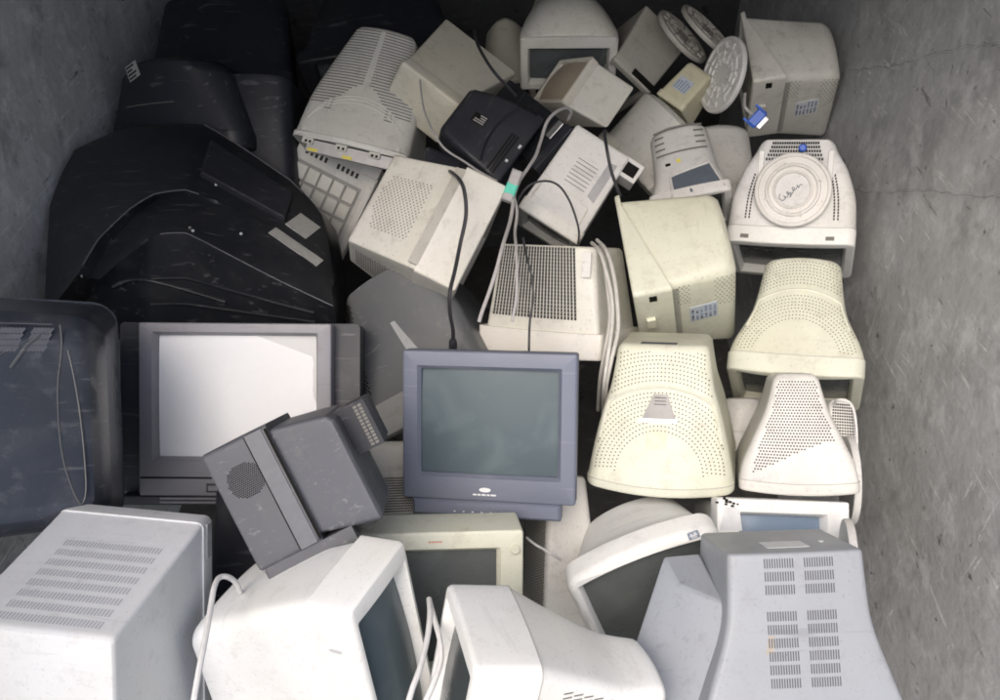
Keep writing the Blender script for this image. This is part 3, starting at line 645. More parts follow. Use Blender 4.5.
M=crt('beige8','crt_monitor','pale monitor showing a tan tinted screen, leaning under the arched one',P_BEIGE,P_BEIGE2,S_TAN,group='monitors heaped in the container',r0=.01,r1=.012,rear_round=.01,opening=(.9,.88,.0),rec=.004,bulge=.0,sbulge=.022,edge=.004)
M=crt('beige9','crt_monitor','rounded pale monitor between the tan screened one and the ribbed housing',P_BEIGE,P_BEIGE,S_DARK,group='monitors heaped in the container',r0=.05,r1=.08,crown0=.03,crown1=.05,rear_round=.04)
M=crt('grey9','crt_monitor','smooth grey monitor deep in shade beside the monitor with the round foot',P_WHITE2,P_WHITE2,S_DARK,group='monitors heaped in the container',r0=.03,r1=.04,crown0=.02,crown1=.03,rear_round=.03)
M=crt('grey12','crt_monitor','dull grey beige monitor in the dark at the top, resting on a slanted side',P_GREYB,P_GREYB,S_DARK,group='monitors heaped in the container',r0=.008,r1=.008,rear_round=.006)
mb=MB(); mb.box((M.W/2*.45,M.H/2+.001,-.02),.05,.0015,.012); mb.build('handle_slot',HOLE,M.body,False)
M=crt('yellow13','power_adapter','small yellowed plastic housing with a blue sticker, near the round foot disc',P_YELL,P_YELL,None,'housing',has_screen=False,r0=.01,r1=.012,edge=.006,group=None)
sticker(M,'top',-.05,.48,.05,.055,PAPERB,INKB,5,seed=4,rot=1.57)
M=crt('beige40','crt_monitor','dim beige monitor in shadow left of the arched one',P_BEIGE2,P_BEIGE2,S_DARK,group='monitors heaped in the container',r0=.04,r1=.06,crown0=.03,crown1=.05,rear_round=.04)

# white monitor with lifted lower panel
M=crt('beige10','crt_monitor','tilted off white monitor with four slit rows and a rounded hood panel',P_WHITE2,P_BEIGE,S_DARK,group='monitors heaped in the container',r0=.008,r1=.008,rear_round=.008,edge=.008,step=.004)
dots(M,[('top',-.25+.17*i+.04*(j%2)*0,.47+.042*j,.010,.0013) for i in range(4) for j in range(7)],'vents',GROOVE,n=4)
patch(M,'top',[(.50,.45),(.78,.42),(.80,.86),(.52,.84)],'grey_panel',plain('grey_panel',(.36,.36,.37),.5),.0012)
loop=[(-.86,.06),(-.86,.30),(-.70,.38),(.55,.36),(.72,.30),(.74,.06)]
mb=MB(); mb.tube(spline([M.surf('top',u,s)+Vector((0,.001,0)) for u,s in loop],5),.0032,6); mb.build('hood_rim',P_BEIGE,M.body)
lbox(M,(M.fw(.9)+.02,M.ft(.9)-.05,-M.L*.9),.03,.045,.03,'connector_block',P_WHITE2,M.root)
mb=MB(); mb.box((M.fw(.9)+.02,M.ft(.9)-.0045,-M.L*.9),.02,.0012,.018); mb.build('socket',HOLE,M.body,False)

# rounded housing with bars and a dark panel
M=crt('white11','crt_monitor','grey white monitor with barred rounded rear and dark inset panel',P_WHITE2,P_WHITE2,S_DARK,group='monitors heaped in the container',r0=.03,r1=.05,crown0=.012,crown1=.02,rear_round=.03,wp=[(0,0),(.35,.75),(1,1)])
pts=[]
for s in (.92,.84,.76,.68,.60):
    for i in range(11):
        u=-.75+.15*i
        if s in (.92,.60) or abs(u)>.55: pts.append(('top',u,s,.0085,.0036))
dots(M,pts,'vents',GROOVE,n=4)
patch(M,'top',[(-.35,.05),(.82,.05),(.72,.36),(-.42,.28)],'dark_panel',plain('slate_panel',(.11,.13,.16),.3),.004)
mb=MB(); mb.tube([M.surf('top',u,s)+Vector((0,.003,0)) for u,s in ((-.45,.03),(-.47,.30),(.76,.39),(.88,.05))],.005,6); mb.build('panel_rim',P_WHITE2,M.body)
mb=MB(); mb.box(M.surf('top',-.5,.46),.008,.003,.004); mb.build('socket',HOLE,M.body,False)
mb=MB(); mb.lathe([(.007,-.001),(.007,.0012)],14,M.surf('top',-.15,.48),(Vector((1,0,0)),Vector((0,0,-1)),Vector((0,1,0)))); mb.build('yellow_dot',YELLOW,M.body,False)

# the pair lying on their sides with label and vent plate
def side_monitor(key,label,mat,plug=False):
    M=crt(key,'crt_monitor',label,mat,mat,S_GREY,group='matching monitors lying with their labelled underside out',r0=.016,r1=.03,rear_round=.03,crown0=.004,crown1=.022,cs=.01,step=.012,edge=.008,wp=[(0,0),(1,1)],bez_r=.012,opening=(.84,.84,0),skew=True)
    pts=grid('right',.55,.92,.55,.93,7,10)+grid('right',.50,.92,.90,.97,7,3)
    pts=[('right',u,s) for sd,u,s in pts]
    # vents beside the label: two banks near the casing edges
    pts=[('right',-.1+1.0*i/15,.42+.11*j/5) for i in range(16) for j in range(6) if (i+j)%2==0 and i>6]+[('right',.2+.72*i/11,.78+.18*j/8) for i in range(12) for j in range(9) if (i+j)%2==0]
    dots(M,[p for p in pts if p[2]<.6],'vents',HOLED,.0021)
    dots(M,[p for p in pts if p[2]>=.6],'vents',HOLED,.0021)
    sticker(M,'right',.02,.66,.075,.075,PAPERB if not plug else PAPER,INKB,6,seed=6,cols=2,ink2=INK,rot=0)
    P,tu,ts,nn=M.frame('right',.1,.31)
    pts=[('right',-.85+1.7*i/40,.355,.0016,.022) for i in range(41)]
    dots(M,pts,'ribbed_recess',GROOVE,n=4)
    mb=MB(); mb.box((M.W/2+.0005,M.H/2-.035,-M.db*.55),.001,.012,.010); mb.build('socket',HOLE,M.bezel,False)
    mb=MB(); mb.box((M.W/2+.004,M.H/2-.15,-M.db*.4),.006,.02,.012,None,.002); mb.build('latch',mat,M.bezel)
    return M
M22=side_monitor('side22','cream monitor lying blank side up, printed label low down, beside the white cables',P_CREAM)
M16=side_monitor('side16','off white monitor at the top of the right wall with a blue plug on it',P_BEIGE,True)

# monitor upside down with its round foot in the air
M=crt('upside17','crt_monitor','upturned white monitor with its round swivel foot facing up by the right wall',P_WHITE2,P_WHITE,S_DARK,group='monitors heaped in the container',r0=.03,r1=.025,wp=[(0,0),(.3,.08),(.65,.42),(.9,.88),(1,1)],bulge=.006,opening=(.86,.80,0),step=.001,edge=.006,bez_r=.028)
q,tu,ts,nn=M.frame('bottom',0,.5)
sw_,ax=swivel('swivel_foot',q+nn*.026,nn,.108,plastic('foot_plastic',(.66,.65,.64),dirt=.3),M.root)
a,b,_=ax; c0=q+nn*.026+nn*.001
def scr(pts,r,name,par):
    mb=MB(); mb.tube(spline([c0+a*x+b*y for x,y in pts],5),r,5); return mb.build(name,INK,par)
scr([(-.034,-.012),(-.036,-.024),(-.026,-.032),(-.018,-.024),(-.024,-.018),(-.014,-.022),(-.010,-.010),(-.016,-.006),(-.012,-.014),(-.004,-.008),(-.006,-.022),(.002,-.004),(.004,.006),(-.002,.006),(.002,-.002),(.010,.004),(.012,.014),(.016,.006),(.020,.016),(.026,.014)],.0011,'scribble',sw_)
mb=MB(); mb.lathe([(.05,0),(.05,.026)],32,q,(tu,ts,nn)); mb.build('pivot',P_WHITE2,sw_)
pts=grid('bottom',-.55,.62,.80,.95,20,5,None,False)
dots(M,pts,'vents',HOLED,.0028,.0042,n=4)
for sg in (-1,1): dots(M,[('bottom',sg*.72,.25+.4*i/14) for i in range(15)]+[('bottom',sg*.66,.25+.4*i/14) for i in range(15)],'side_vents',HOLED,.0022,.0036,n=4)
for u in (-.66,.66):
    P,a_,b_,n_=M.frame('bottom',u,.72); mb=MB(); mb.box(P,.008,.05,.006,(a_,b_,n_),.002); mb.build('rail',P_WHITE,M.body)
for u in (-.62,.70):
    P,a_,b_,n_=M.frame('bottom',u,.06); mb=MB(); mb.box(P,.012,.006,.002,(a_,b_,n_)); mb.build('clip_slot',GROOVE,M.body,False)
P,a_,b_,n_=M.frame('bottom',-.15,.90); mb=MB(); mb.lathe([(.012,0),(.012,.012),(.008,.016)],8,P,(a_,b_,n_)); mb.build('blue_cap',BLUEPL,M.body)

# cream bell shaped monitors
def bell_vents(M,inner,outer,z0,rows,step,ridge,sm=.14,ang=100):
    rs=[inner+(outer-inner)*i/(rows-1) for i in range(rows)]
    return polar(M,'top',z0,rs,ang,1.0,1.0,.93,sm,.955,lambda u,s,t,r: any(abs(r-q)<w for q,w in ridge),step)
M=crt('cream18','crt_monitor','cream monitor with a flared dotted top and clean front edge, against the right wall',P_CREAM,P_CREAM,S_DARK,group='monitors heaped in the container',r0=.03,r1=.03,crown0=.02,crown1=.025,bulge=.014,step=.001,bez_r=.028,wp=[(0,0),(.12,.12),(.5,.72),(1,1)],tp=[(0,0),(.4,.35),(1,1)],opening=(.84,.8,0),edge=.008)
pts=bell_vents(M,.115,.36,.10,27,.0088,((.20,.011),),.18)
for sg in (0,1): dots(M,[p for p in pts if (math.hypot(p[1]*M.fw(p[2]),(p[2]-.10)*M.L)<.20)==bool(sg)],'vents',HOLED,.0017)
rr=[M.surf('top',max(-.9,min(.9,.20*math.sin(t)/M.fw(min(.97,.10+.20*math.cos(t)/M.L)))),.10+.20*math.cos(t)/M.L)+Vector((0,-.0005,0)) for t in [math.radians(-62+124*i/40) for i in range(41)]]
mb=MB(); mb.tube(rr,.0035,6); mb.build('arch_ridge',P_CREAM,M.body)
M=crt('cream21','crt_monitor','large cream monitor with fan shaped dot vents and a silver badge, rear toward the wall of screens',P_CREAM,P_CREAM,S_DARK,group='monitors heaped in the container',r0=.03,r1=.02,crown0=.02,crown1=.012,bulge=.016,step=.001,bez_r=.028,wp=[(0,0),(.25,.22),(.5,.50),(.7,.78),(1,1)],tp=[(0,0),(.4,.35),(1,1)],edge=.008,opening=(.84,.8,0))
M.root['label']='large cream monitor with fan of dot vents and silver badge, beside the blue monitor'
pts=bell_vents(M,.105,.40,.12,32,.0088,((.205,.013),),.14)
for sg in (0,1): dots(M,[p for p in pts if (math.hypot(p[1]*M.fw(p[2]),(p[2]-.12)*M.L)<.205)==bool(sg)],'vents',HOLED,.0018)
rr=[M.surf('top',max(-.92,min(.92,.205*math.sin(t)/M.fw(min(.97,.12+.205*math.cos(t)/M.L)))),.12+.205*math.cos(t)/M.L)+Vector((0,-.0005,0)) for t in [math.radians(-68+136*i/40) for i in range(41)]]
mb=MB(); mb.tube(rr,.005,6); mb.build('arch_ridge',P_CREAM,M.body)
patch(M,'top',[(-.30,.49),(.27,.49),(.13,.67),(-.13,.67)],'badge',plain('badge_metal',(.17,.17,.17),.4,.4),.002)
patch(M,'top',[(-.37,.475),(.29,.478),(.28,.502),(-.33,.500)],'badge_edge',SILVER,.004)
dots(M,grid('top',-.10,.10,.60,.645,10,3),'badge_holes',HOLE,.0013,None,6,.0026)
patch(M,'top',[(-.20,.30),(.10,.31),(.14,.44),(-.22,.45)],'rust_stain',RUST,.0003)
mb=MB(); mb.box((0,0,0),.001,.001,.001)
q,tu,ts,nn=M.frame('back',-.1,.72); mb=MB(); mb.box(q,M.rw*.2,.012,.0015,(tu,ts,nn)); mb.build('rear_slot',GROOVE2,M.body,False)

# grey white monitor with the trapezoid of mesh
M=crt('grey19','crt_monitor','grey white monitor with a dark trapezoid of fine mesh on its top',P_WHITE2,P_WHITE2,S_DARK,group='monitors heaped in the container',r0=.02,r1=.015,crown0=.006,crown1=.004,bulge=.010,step=.001,bez_r=.019,wp=[(0,0),(.12,.06),(.38,.37),(.66,.73),(1,1)],tp=[(0,0),(.5,.45),(1,1)],edge=.006,opening=(.84,.8,0))
def m19(u,s): return abs(u)<.80-.10*(s<.0) and s>.40-.30*((u-.9)/1.8)**2*1.0 - .0 and s<.93
pts=[]
for j in range(34):
    sv=.12+.81*j/33; w_=M.fw(sv)
    for i in range(-20,21):
        u=(i*.0068+(.0034 if j%2 else 0))/w_
        if abs(u)<.80 and sv>.44-.30*((.85-u)/1.7)**1.6: pts.append(('top',u,sv))
dots(M,pts,'vents',HOLED,.0023,.0023)

# white monitor showing its screen at the bottom
l_,q_,d_=POSE['white23']; POSE['white23']=(l_,q_,(d_[0],d_[1],.30,d_[3]*1.15,d_[4]*.75,d_[5],d_[6]*.8))
M=crt('white23','crt_monitor','white monitor tilted sideways with dark screen and a small blue badge',P_WHITE,P_WHITE,S_GREY,group='monitors heaped in the container',r0=.04,r1=.05,crown0=.022,crown1=.03,tp=[(0,0),(.3,.45),(1,1)],opening=(.85,.83,-.0),bez_r=.03,edge=.022,bulge=.0)
P,tu,ts,nn=M.frame('front',.70,.90); mb=MB(); mb.box(P+nn*.0008,.012,.009,.0008,(tu,ts,nn)); mb.cur=1; mb.box(P+nn*.0018,.0085,.0018,.0004,(tu,ts,nn)); mb.box(P+nn*.0018+tu*.004+ts*.004,.003,.002,.0004,(tu,ts,nn)); mb.box(P+nn*.0018-tu*.005+ts*.004,.002,.002,.0004,(tu,ts,nn)); mb.box(P+nn*.0018-ts*.005,.006,.0013,.0004,(tu,ts,nn)); mb.build('badge',[INKB,PAPER],M.bezel,False)
for u0,u1 in ((-.35,-.12),(.02,.28)): patch(M,'top',[(u0,.10),(u1,.10),(u1-.02,.14),(u0+.02,.14)],'tape',PAPER,.0015)
mb=MB(); mb.tube([M.surf('top',u,.055)+Vector((0,.0004,0)) for u in [-.9+1.8*i/20 for i in range(21)]],.0018,5); mb.build('seam',GROOVE,M.body)

M=crt('white24','crt_monitor','white monitor with bluish screen and a torn paper scrap, behind the blue grey monitor',P_WHITE,P_WHITE,S_BLUE,group='monitors heaped in the container',opening=(.66,.72,-.0),bez_r=.005,edge=.005,rec=.02)
P,tu,ts,nn=M.frame('front',-.82,.62); mb=MB(); mb.add([P+nn*.0015+tu*x+ts*y for x,y in ((-.022,-.03),(.03,-.03),(.024,.014),(.012,.024),(-.012,.022))],[[0,1,2,3,4]]); mb.build('paper_scrap',PAPER,M.bezel,False)
mb=MB(); rnd=random.Random(2)
for i in range(9):
    x,y=rnd.gauss(0,.008),rnd.gauss(0,.006); mb.box(P+nn*.002+tu*(x+.0)+ts*(y+.034),rnd.uniform(.0015,.004),rnd.uniform(.0015,.0045),.002,(tu,ts,nn))
mb.build('dried_glue',DARKIN,M.bezel,False)

# big blue grey monitor in the lower right corner
M=crt('gray25','crt_monitor','big blue grey monitor with two columns of vent slots, sticker on its rear',P_GRAY,P_GRAY,S_DARK,group='monitors heaped in the container',r0=.012,r1=.012,rear_round=.006,wp=[(0,0),(.35,.52),(.7,.93),(1,1)],tp=[(0,0),(1,1)],crown0=.004,crown1=.004,edge=.008)
for x0 in (-.060,.013):
    pts=[]
    for k in range(10):
        if k==3: continue
        s=.955-.058*k
        for i in range(12):
            w=M.fw(s)
            u=(x0+.051*i/11)/w
            pts.append(('top',u,s,.0011,.0085))
    for hi in (0,1): dots(M,[p for p in pts if (p[2]>.80)==bool(hi)],'vents',GROOVE2,n=4)
q,tu,ts,nn=M.frame('back',0,.35); mb=MB(); mb.box(q,.040,.026,.0008,(tu,ts,nn)); mb.build('label',PAPER,M.body,False)
q,tu,ts,nn=M.frame('back',.62,.2); mb=MB(); mb.lathe([(.005,0),(.005,.0012)],12,q,(tu,ts,nn)); mb.build('screw',PAPER,M.body,False)
mi=(Matrix.Translation(Vector(POSE['gray25'][0]))@Quaternion(POSE['gray25'][1]).to_matrix().to_4x4()).inverted()
mb=MB(); mb.add([mi@Vector(p) for p in POLY['shoulder']],[[0,1,2,3],[4,7,6,5],[0,3,7,4],[1,5,6,2],[0,4,5,1],[3,2,6,7]]); sh=mb.build('side_shoulder',P_GRAY,M.root)
bv=sh.modifiers.new('round','BEVEL'); bv.width=.006; bv.segments=3
patch(M,'top',[(-.46,.56),(-.36,.56),(-.36,.64),(-.44,.64)],'rust_stain',plain('brown_stain',(.36,.33,.29),.8),.0003)

# white monitors along the bottom edge
M=crt('white30','crt_monitor','white monitor with curved screen turned right, the charcoal television resting on it',P_WHITE,P_WHITE,S_GREEN,group='monitors heaped in the container',r0=.025,r1=.03,crown0=.006,crown1=.01,bez_r=.012,wp=[(0,0),(.4,.2),(1,1)],opening=(.84,.84,0),sbulge=.03,rec=.02,bulge=.004)
P,tu,ts,nn=M.frame('left',.35,.16); mb=MB(); mb.box(Vector((-M.W/2-.0003,M.H/2*.62,-M.db*.55)),.0012,.004,.012,None,.0005); mb.build('badge',SILVER,M.bezel)
M=crt('white31','crt_monitor','bright white monitor at the bottom edge with its narrow screen turned left',P_WHITE,P_WHITE,S_DARK,group='monitors heaped in the container',r0=.02,r1=.02,crown0=.008,crown1=.012,wp=[(0,0),(.4,.5),(1,1)],tp=[(0,0),(.35,.5),(.75,.95),(1,1)],step=.001,bez_r=.02,opening=(.84,.84,0))
dots(M,[('right',.35+.5*j/9,.45+.5*i/9,.0015,.009) for i in range(10) for j in range(10)],'vents',GROOVE,n=4)
M=crt('white32','crt_monitor','cool white monitor in the lower left corner with rows of louvre slots, rear toward us',P_BLUEW,P_BLUEW,S_DARK,group='monitors heaped in the container',r0=.008,r1=.01,rear_round=.008,step=.003,edge=.009,bez_r=.016,tp=[(0,0),(1,1)])
M.root['label']='cool white monitor in the lower left corner with rows of louvre slots, its back outward'
for j in range(8): dots(M,[('top',-.74+1.28*i/29,.38+.54*j/7,.0015,.0085) for i in range(30)],'louvre_row',plain('louvre_shadow',(.44,.46,.50),.7),n=4)
mb=MB(); mb.box((-M.W/2,M.H/2-.045,-M.db*.5),.0016,.036,.010,None,0); mb.build('handle_recess',plain('recess_grey',(.36,.37,.38),.6),M.bezel,False)

# cream monitor under the blue one
M=crt('cream28','crt_monitor','cream monitor with dull grey screen and a round knob, under the blue monitor',P_CREAM,P_CREAM,S_GREY,group='monitors heaped in the container',opening=(.72,.74,.02),bez_r=.008,edge=.006,rec=.012)
P,tu,ts,nn=M.frame('front',.90,.76); mb=MB(); mb.lathe([(.011,0),(.011,.004),(.008,.006)],20,P,(tu,ts,nn)); mb.build('knob',P_CREAM,M.bezel)
P,tu,ts,nn=M.frame('front',-.05,.88); mb=MB()
for i in range(5): mb.box(P+nn*.0008+tu*(i*.006-.012),.0022,.0016,.0004,(tu,ts,nn))
mb.build('logo',plain('red_print',(.55,.22,.15),.6),M.bezel,False)

# perforated grey monitors in the gaps
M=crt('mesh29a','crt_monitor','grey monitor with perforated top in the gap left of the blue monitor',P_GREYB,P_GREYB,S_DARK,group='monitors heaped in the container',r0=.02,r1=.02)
dots(M,grid('top',-.9,.1,.05,.55,26,18),'vents',HOLED,.0026)
M=crt('mesh29b','crt_monitor','upright grey white monitor with perforated side in the gap below the blue monitor',P_WHITE2,P_WHITE2,S_DARK,group='monitors heaped in the container',r0=.012,r1=.02)
dots(M,[('left',-.9+1.8*i/16+(.05 if j%2 else 0),.05+.85*j/50) for i in range(16) for j in range(51)],'vents',HOLED,.0030)
M=crt('white20','crt_monitor','narrow white monitor with a slotted top squeezed beside the right wall',P_WHITE,P_WHITE,S_DARK,group='monitors heaped in the container',r0=.01,r1=.012)
dots(M,grid('top',-.75,.75,.2,.92,9,16,None,False),'vents',HOLED,.0024,.0022,n=4)
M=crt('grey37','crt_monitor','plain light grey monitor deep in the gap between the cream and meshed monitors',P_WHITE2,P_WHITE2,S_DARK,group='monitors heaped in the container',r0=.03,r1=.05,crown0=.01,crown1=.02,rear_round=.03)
M=crt('darkC','television','dark slate television in the deep gap under the charcoal one',P_BLACK2,P_CHAR,S_DARK,'television',r0=.02,r1=.03)

# the dark corner
M=crt('dark1','television','black television with a worn silver sticker, highest against the left wall',P_BLACK2,P_BLACK,S_DARK,'television',group='black televisions in the left corner',r0=.06,r1=.09,crown0=.03,crown1=.05,rear_round=.05,step=.0025,bez_r=.06)
sticker(M,'top',-.50,.86,.055,.05,FOIL,HOLE,4,seed=12,rot=.3)
mb=MB(); mb.tube([M.surf('top',-.62+.8*i/14,.50)+Vector((0,.001,0)) for i in range(15)],.0014,5); mb.build('edge_line',GROOVE,M.body)  # thin paler line across the top
M=crt('dark2','television','black television in near darkness at the far left corner',P_BLACK2,P_BLACK2,S_DARK,'television',group='black televisions in the left corner',r0=.03,r1=.05,crown0=.02,crown1=.03,tp=[(0,0),(.4,.1),(1,1)])
M=crt('dark2b','television','tall black television wedged behind the ribbed beige monitor',P_BLACK2,P_BLACK,S_DARK,'television',group='black televisions in the left corner',r0=.03,r1=.04,crown0=.02,crown1=.02)
M=crt('dark2c','television','black television in the dark above the ribbed beige monitor',P_BLACK2,P_BLACK,S_DARK,'television',group='black televisions in the left corner',r0=.04,r1=.06,crown0=.02,crown1=.04)

# big black television seen from behind
root=bpy.data.objects.new('television',None); link(root)
tag(root,'big black television with its humped back outward, two foil stickers and bright screws','television','black televisions in the left corner')
prof=[[Vector(p) for p in POLY['tv_p%d'%i]] for i in (1,2,3,4,5)]
c0=sum((p for r in prof for p in r),Vector())/40; root.location=c0
away=Vector((0,math.cos(math.radians(40)),-math.sin(math.radians(40))))
def corner_line(r,k=8,mix=.62):
    S1=spline(r,k); L1=[r[i].lerp(r[i+1],j/k) for i in range(len(r)-1) for j in range(k)]+[r[-1]]
    return [a.lerp(b2,mix) for a,b2 in zip(S1,L1)]
S_=[[q-c0 for q in corner_line(r)] for r in prof]
def lerp(A,B,t): return [a*(1-t)+b*t for a,b in zip(A,B)]
def bulge_(A,k): return [q-away*(k*math.sin(math.pi*min(1,max(0,i/(len(A)-1))))) for i,q in enumerate(A)]
back=[q*.96+away*.30 for q in S_[0]]; rim=[q+away*.05 for q in S_[0]]
lowb=[q*.96+away*.22 for q in S_[4]]
rows=[back,rim,S_[0],bulge_(lerp(S_[0],S_[1],.10),.010),bulge_(lerp(S_[0],S_[1],.35),.012),bulge_(lerp(S_[0],S_[1],.65),.012),lerp(S_[0],S_[1],.97),S_[1],lerp(S_[1],S_[2],.5),S_[2],lerp(S_[2],S_[3],.3),lerp(S_[2],S_[3],.7),lerp(S_[2],S_[3],.96),S_[3],lerp(S_[3],S_[4],.06),lerp(S_[3],S_[4],.3),lerp(S_[3],S_[4],.6),S_[4],lowb]
V=[q for r in rows for q in r]; n=len(S_[0]); Fc=[]
for j in range(len(rows)-1):
    for i in range(n-1): Fc.append([j*n+i,(j+1)*n+i,(j+1)*n+i+1,j*n+i+1])
Fc.append([j*n for j in range(len(rows))][::-1]); Fc.append([j*n+n-1 for j in range(len(rows))])
Fc.append(list(range(n))+[(len(rows)-1)*n+i for i in range(n-1,-1,-1)])
tvb=mesh_obj('casing',V,Fc,P_BLACK,root,True,24)
from mathutils.bvhtree import BVHTree
bv_=BVHTree.FromPolygons(V,Fc)
def hit(p):
    o=Vector((0,0,2.2))-c0; dd=(Vector(p)-c0-o).normalized(); h,nn,_,_=bv_.ray_cast(o,dd)
    if h is None: return None,None
    if nn.dot(dd)>0: nn=-nn
    return h,nn
for i,p in enumerate(POLY['tv_marks']):
    h,nn=hit(p)
    if h is None: continue
    A=nn.cross(Vector((0,0,1))).normalized(); r=.0042 if i not in (0,7) else .006
    mb=MB(); mb.lathe([(r,-.001),(r,.003),(r*.6,.004)],10,h,(A,nn.cross(A),nn)); mb.build('screw',SILVER if i not in (3,6) else METAL,tvb,False)
for (p,w,hh_,ang_) in ((POLY['tv_stick'][0],.036,.044,0),(POLY['tv_stick'][1],.082,.020,0)):
    h,nn=hit(p); A=(S_[3][-6]-S_[3][-18]).normalized(); A=(A-nn*A.dot(nn)).normalized(); mb=MB(); mb.box(h+nn*.001,w,hh_,.0012,(A,nn.cross(A),nn)); mb.build('sticker',FOIL,tvb,False)
mb=MB(); mb.tube([q-away*.002 for q in S_[1][2:36]],.0022,6); mb.build('rim_highlight',P_CHAR,tvb)  # paler tube draws the highlight along the step's lip
mb=MB(); mb.tube([q-away*.001 for q in S_[3][26:]],.0018,6); mb.build('edge_line',P_CHAR,tvb)  # paler tube draws the highlight along the lower ridge
R_=[r for r in (hit(p) for p in POLY['tv_rib']) if r[0] is not None]
mb=MB(); mb.tube(spline([h for h,_ in R_],6),.006,8); mb.build('rib',P_BLACK,tvb)
for kk in (.45,.72):
    mb=MB(); mb.tube(lerp(S_[3],S_[4],kk)[24:54],.005,8); mb.build('rib',P_BLACK,tvb)
Q=[hit(p) for p in POLY['tv_panel']]; nn=sum((q[1] for q in Q),Vector()).normalized()
ins=sum((q[0] for q in Q),Vector())/4
mb=MB(); mb.add([q[0]-nn*.02 for q in Q]+[q[0]+nn*.012 for q in Q]+[q[0].lerp(ins,.06)+nn*.016 for q in Q],[[8,9,10,11]]+[[r*4+i,r*4+(i+1)%4,(r+1)*4+(i+1)%4,(r+1)*4+i] for r in (0,1) for i in range(4)]); mb.build('back_panel',P_BLACK2,tvb,True,20)
mb=MB(); mb.tube([q-away*.001 for q in S_[0][32:44]],.003,6); mb.build('edge_highlight',P_CHAR,tvb)  # paler tube draws the highlight on the upper edge
# slate television bottom left
M=crt('dark4','television','dusty slate grey television at the left edge with a pointed outline moulded on its side',P_SLATE,P_SLATE,S_DARK,'television',r0=.05,r1=.06,rear_round=.05,crown0=.01,crown1=.02,bez_r=.055,step=.0025)
mb=MB()
V4=[(-.60,.78),(-.78,.55),(-.82,.1),(-.80,-.3),(-.74,-.62),(-.62,-.8)]
def bp(u,v,d=.001): return Vector((u*M.rw/2,-M.rb+(M.rt+M.rb)*(v+1)/2,-M.L-d))
mb.tube(spline([bp(-.66,.90),bp(-.67,.74),bp(-.66,.60),bp(-.63,.35),bp(-.625,.0),bp(-.65,-.35),bp(-.71,-.62),bp(-.775,-.78),bp(-.82,-.66),bp(-.815,-.3),bp(-.79,.1),bp(-.75,.45),bp(-.715,.66)],6),.0017,6)
mb.build('moulded_line',P_DGREY,M.body)
for g,(u0,n_) in enumerate(((-.46,6),(-.22,7))):
    mb=MB()
    for r in range(4):
        for i in range(n_): mb.box(bp(u0-.026*i+.018*r,.84-.055*r,.0006),.0026,.0070,.0006,(Vector((.8,.6,0)).normalized(),Vector((-.6,.8,0)).normalized(),Vector((0,0,1))))
    mb.build('vents',plain('vent_slate',(.11,.115,.13),.5),M.body,False)
mb=MB(); mb.tube([bp(-.50,.80),bp(-.40,.70),bp(-.28,.50)],.0035,6); mb.tube([bp(-.58,.86),bp(.30,.30)],.0014,5); mb.tube([bp(-.60,.90),bp(.9,.93)],.0014,5); mb.build('edge_line',P_DGREY,M.body)  # thin paler lines across the upper back

# keyboard
M=crt('keyb','keyboard','beige keyboard with big square keys, stood behind the big black television',P_BEIGE,P_BEIGE,None,'keyboard',has_screen=False,r0=.004,r1=.004,rear_round=.004,edge=.004,bez_r=.005,opening=(.9,.5,0),step=.0)
w,L=M.W,M.L; y0=M.H/2
mb=MB()
for r in range(4):
    for c in range(5):
        mb.box((-.090*w/.25+c*.040*w/.25,y0+.004,-L*.17-r*L*.165),.0175*w/.25,L*.070,.006,(Vector((1,0,0)),Vector((0,0,1)),Vector((0,1,0))),.0025)
mb.build('keys',plastic('key_plastic',(.66,.66,.62),dirt=.2),M.root)
mb=MB(); mb.box((-.010*w/.25,y0+.0004,-L*.42),.104*w/.25,.0008,L*.345); mb.build('key_bed',plain('key_bed_grey',(.34,.335,.32),.7),M.root,False)
mb=MB()
for g in range(2):
    for i in range(5): mb.box((-.095*w/.25+g*.10*w/.25+i*.015*w/.25,y0+.0012,-L*.86),.0045,.0015,.009)
mb.build('small_slots',HOLED,M.root,False)
lbox(M,(w*.46,y0+.003,-L*.45),.010,.005,L*.44,'side_rail',P_WHITE2,M.root)
lbox(M,(w*.40,y0+.008,-L*.97),.03,.012,.022,'corner_block',P_WHITE2,M.root)

# ================================================================== discs, plug, junction
def world_disc(key,R,name,label,mat,group=None,upv=None):
    p,nv=SPOT[key]; nv=Vector(nv)
    o,ax=swivel(name,(0,0,0),nv,R,mat,None,upv); o.location=p; tag(o,label,'monitor foot',group)
    mb=MB()
    for i in range(12):
        q=math.pi*2*i/12; d=ax[0]*math.cos(q)+ax[1]*math.sin(q); t=nv.cross(d)
        mb.box(d*R*.58+nv*.003,R*.28,.0016,.004,(d,t,nv))
    mb.build('ribs',mat,o,False)
    return o
FG='loose round swivel feet'
world_disc('disc15',.122,'swivel_foot','white ribbed swivel foot disc seen edge tilted, left of the plugged monitor',P_WHITE2,FG)
world_disc('disc14a',.115,'swivel_foot','grey swivel foot disc slanting in the dark beside the dull monitor',P_GREYB,FG)
world_disc('disc14b',.12,'swivel_foot','grey swivel foot disc topmost in the slanting pair near the black top',P_GREYB,FG)
world_disc('disc20',.11,'swivel_foot','white foot disc standing on edge behind the meshed monitor',P_WHITE2,FG)
world_disc('disc26',.095,'swivel_foot','white foot disc standing on edge between the blue grey monitor and the wall',P_WHITE2,FG)
p,nv=SPOT['plug']; root=bpy.data.objects.new('video_plug',None); link(root); root.location=p
tag(root,'bright blue video plug hanging on the off white monitor','plug')
nv=Vector(nv); A=Vector((.75,-.35,-.55)).normalized(); Bq=nv.cross(A).normalized(); A=Bq.cross(nv)
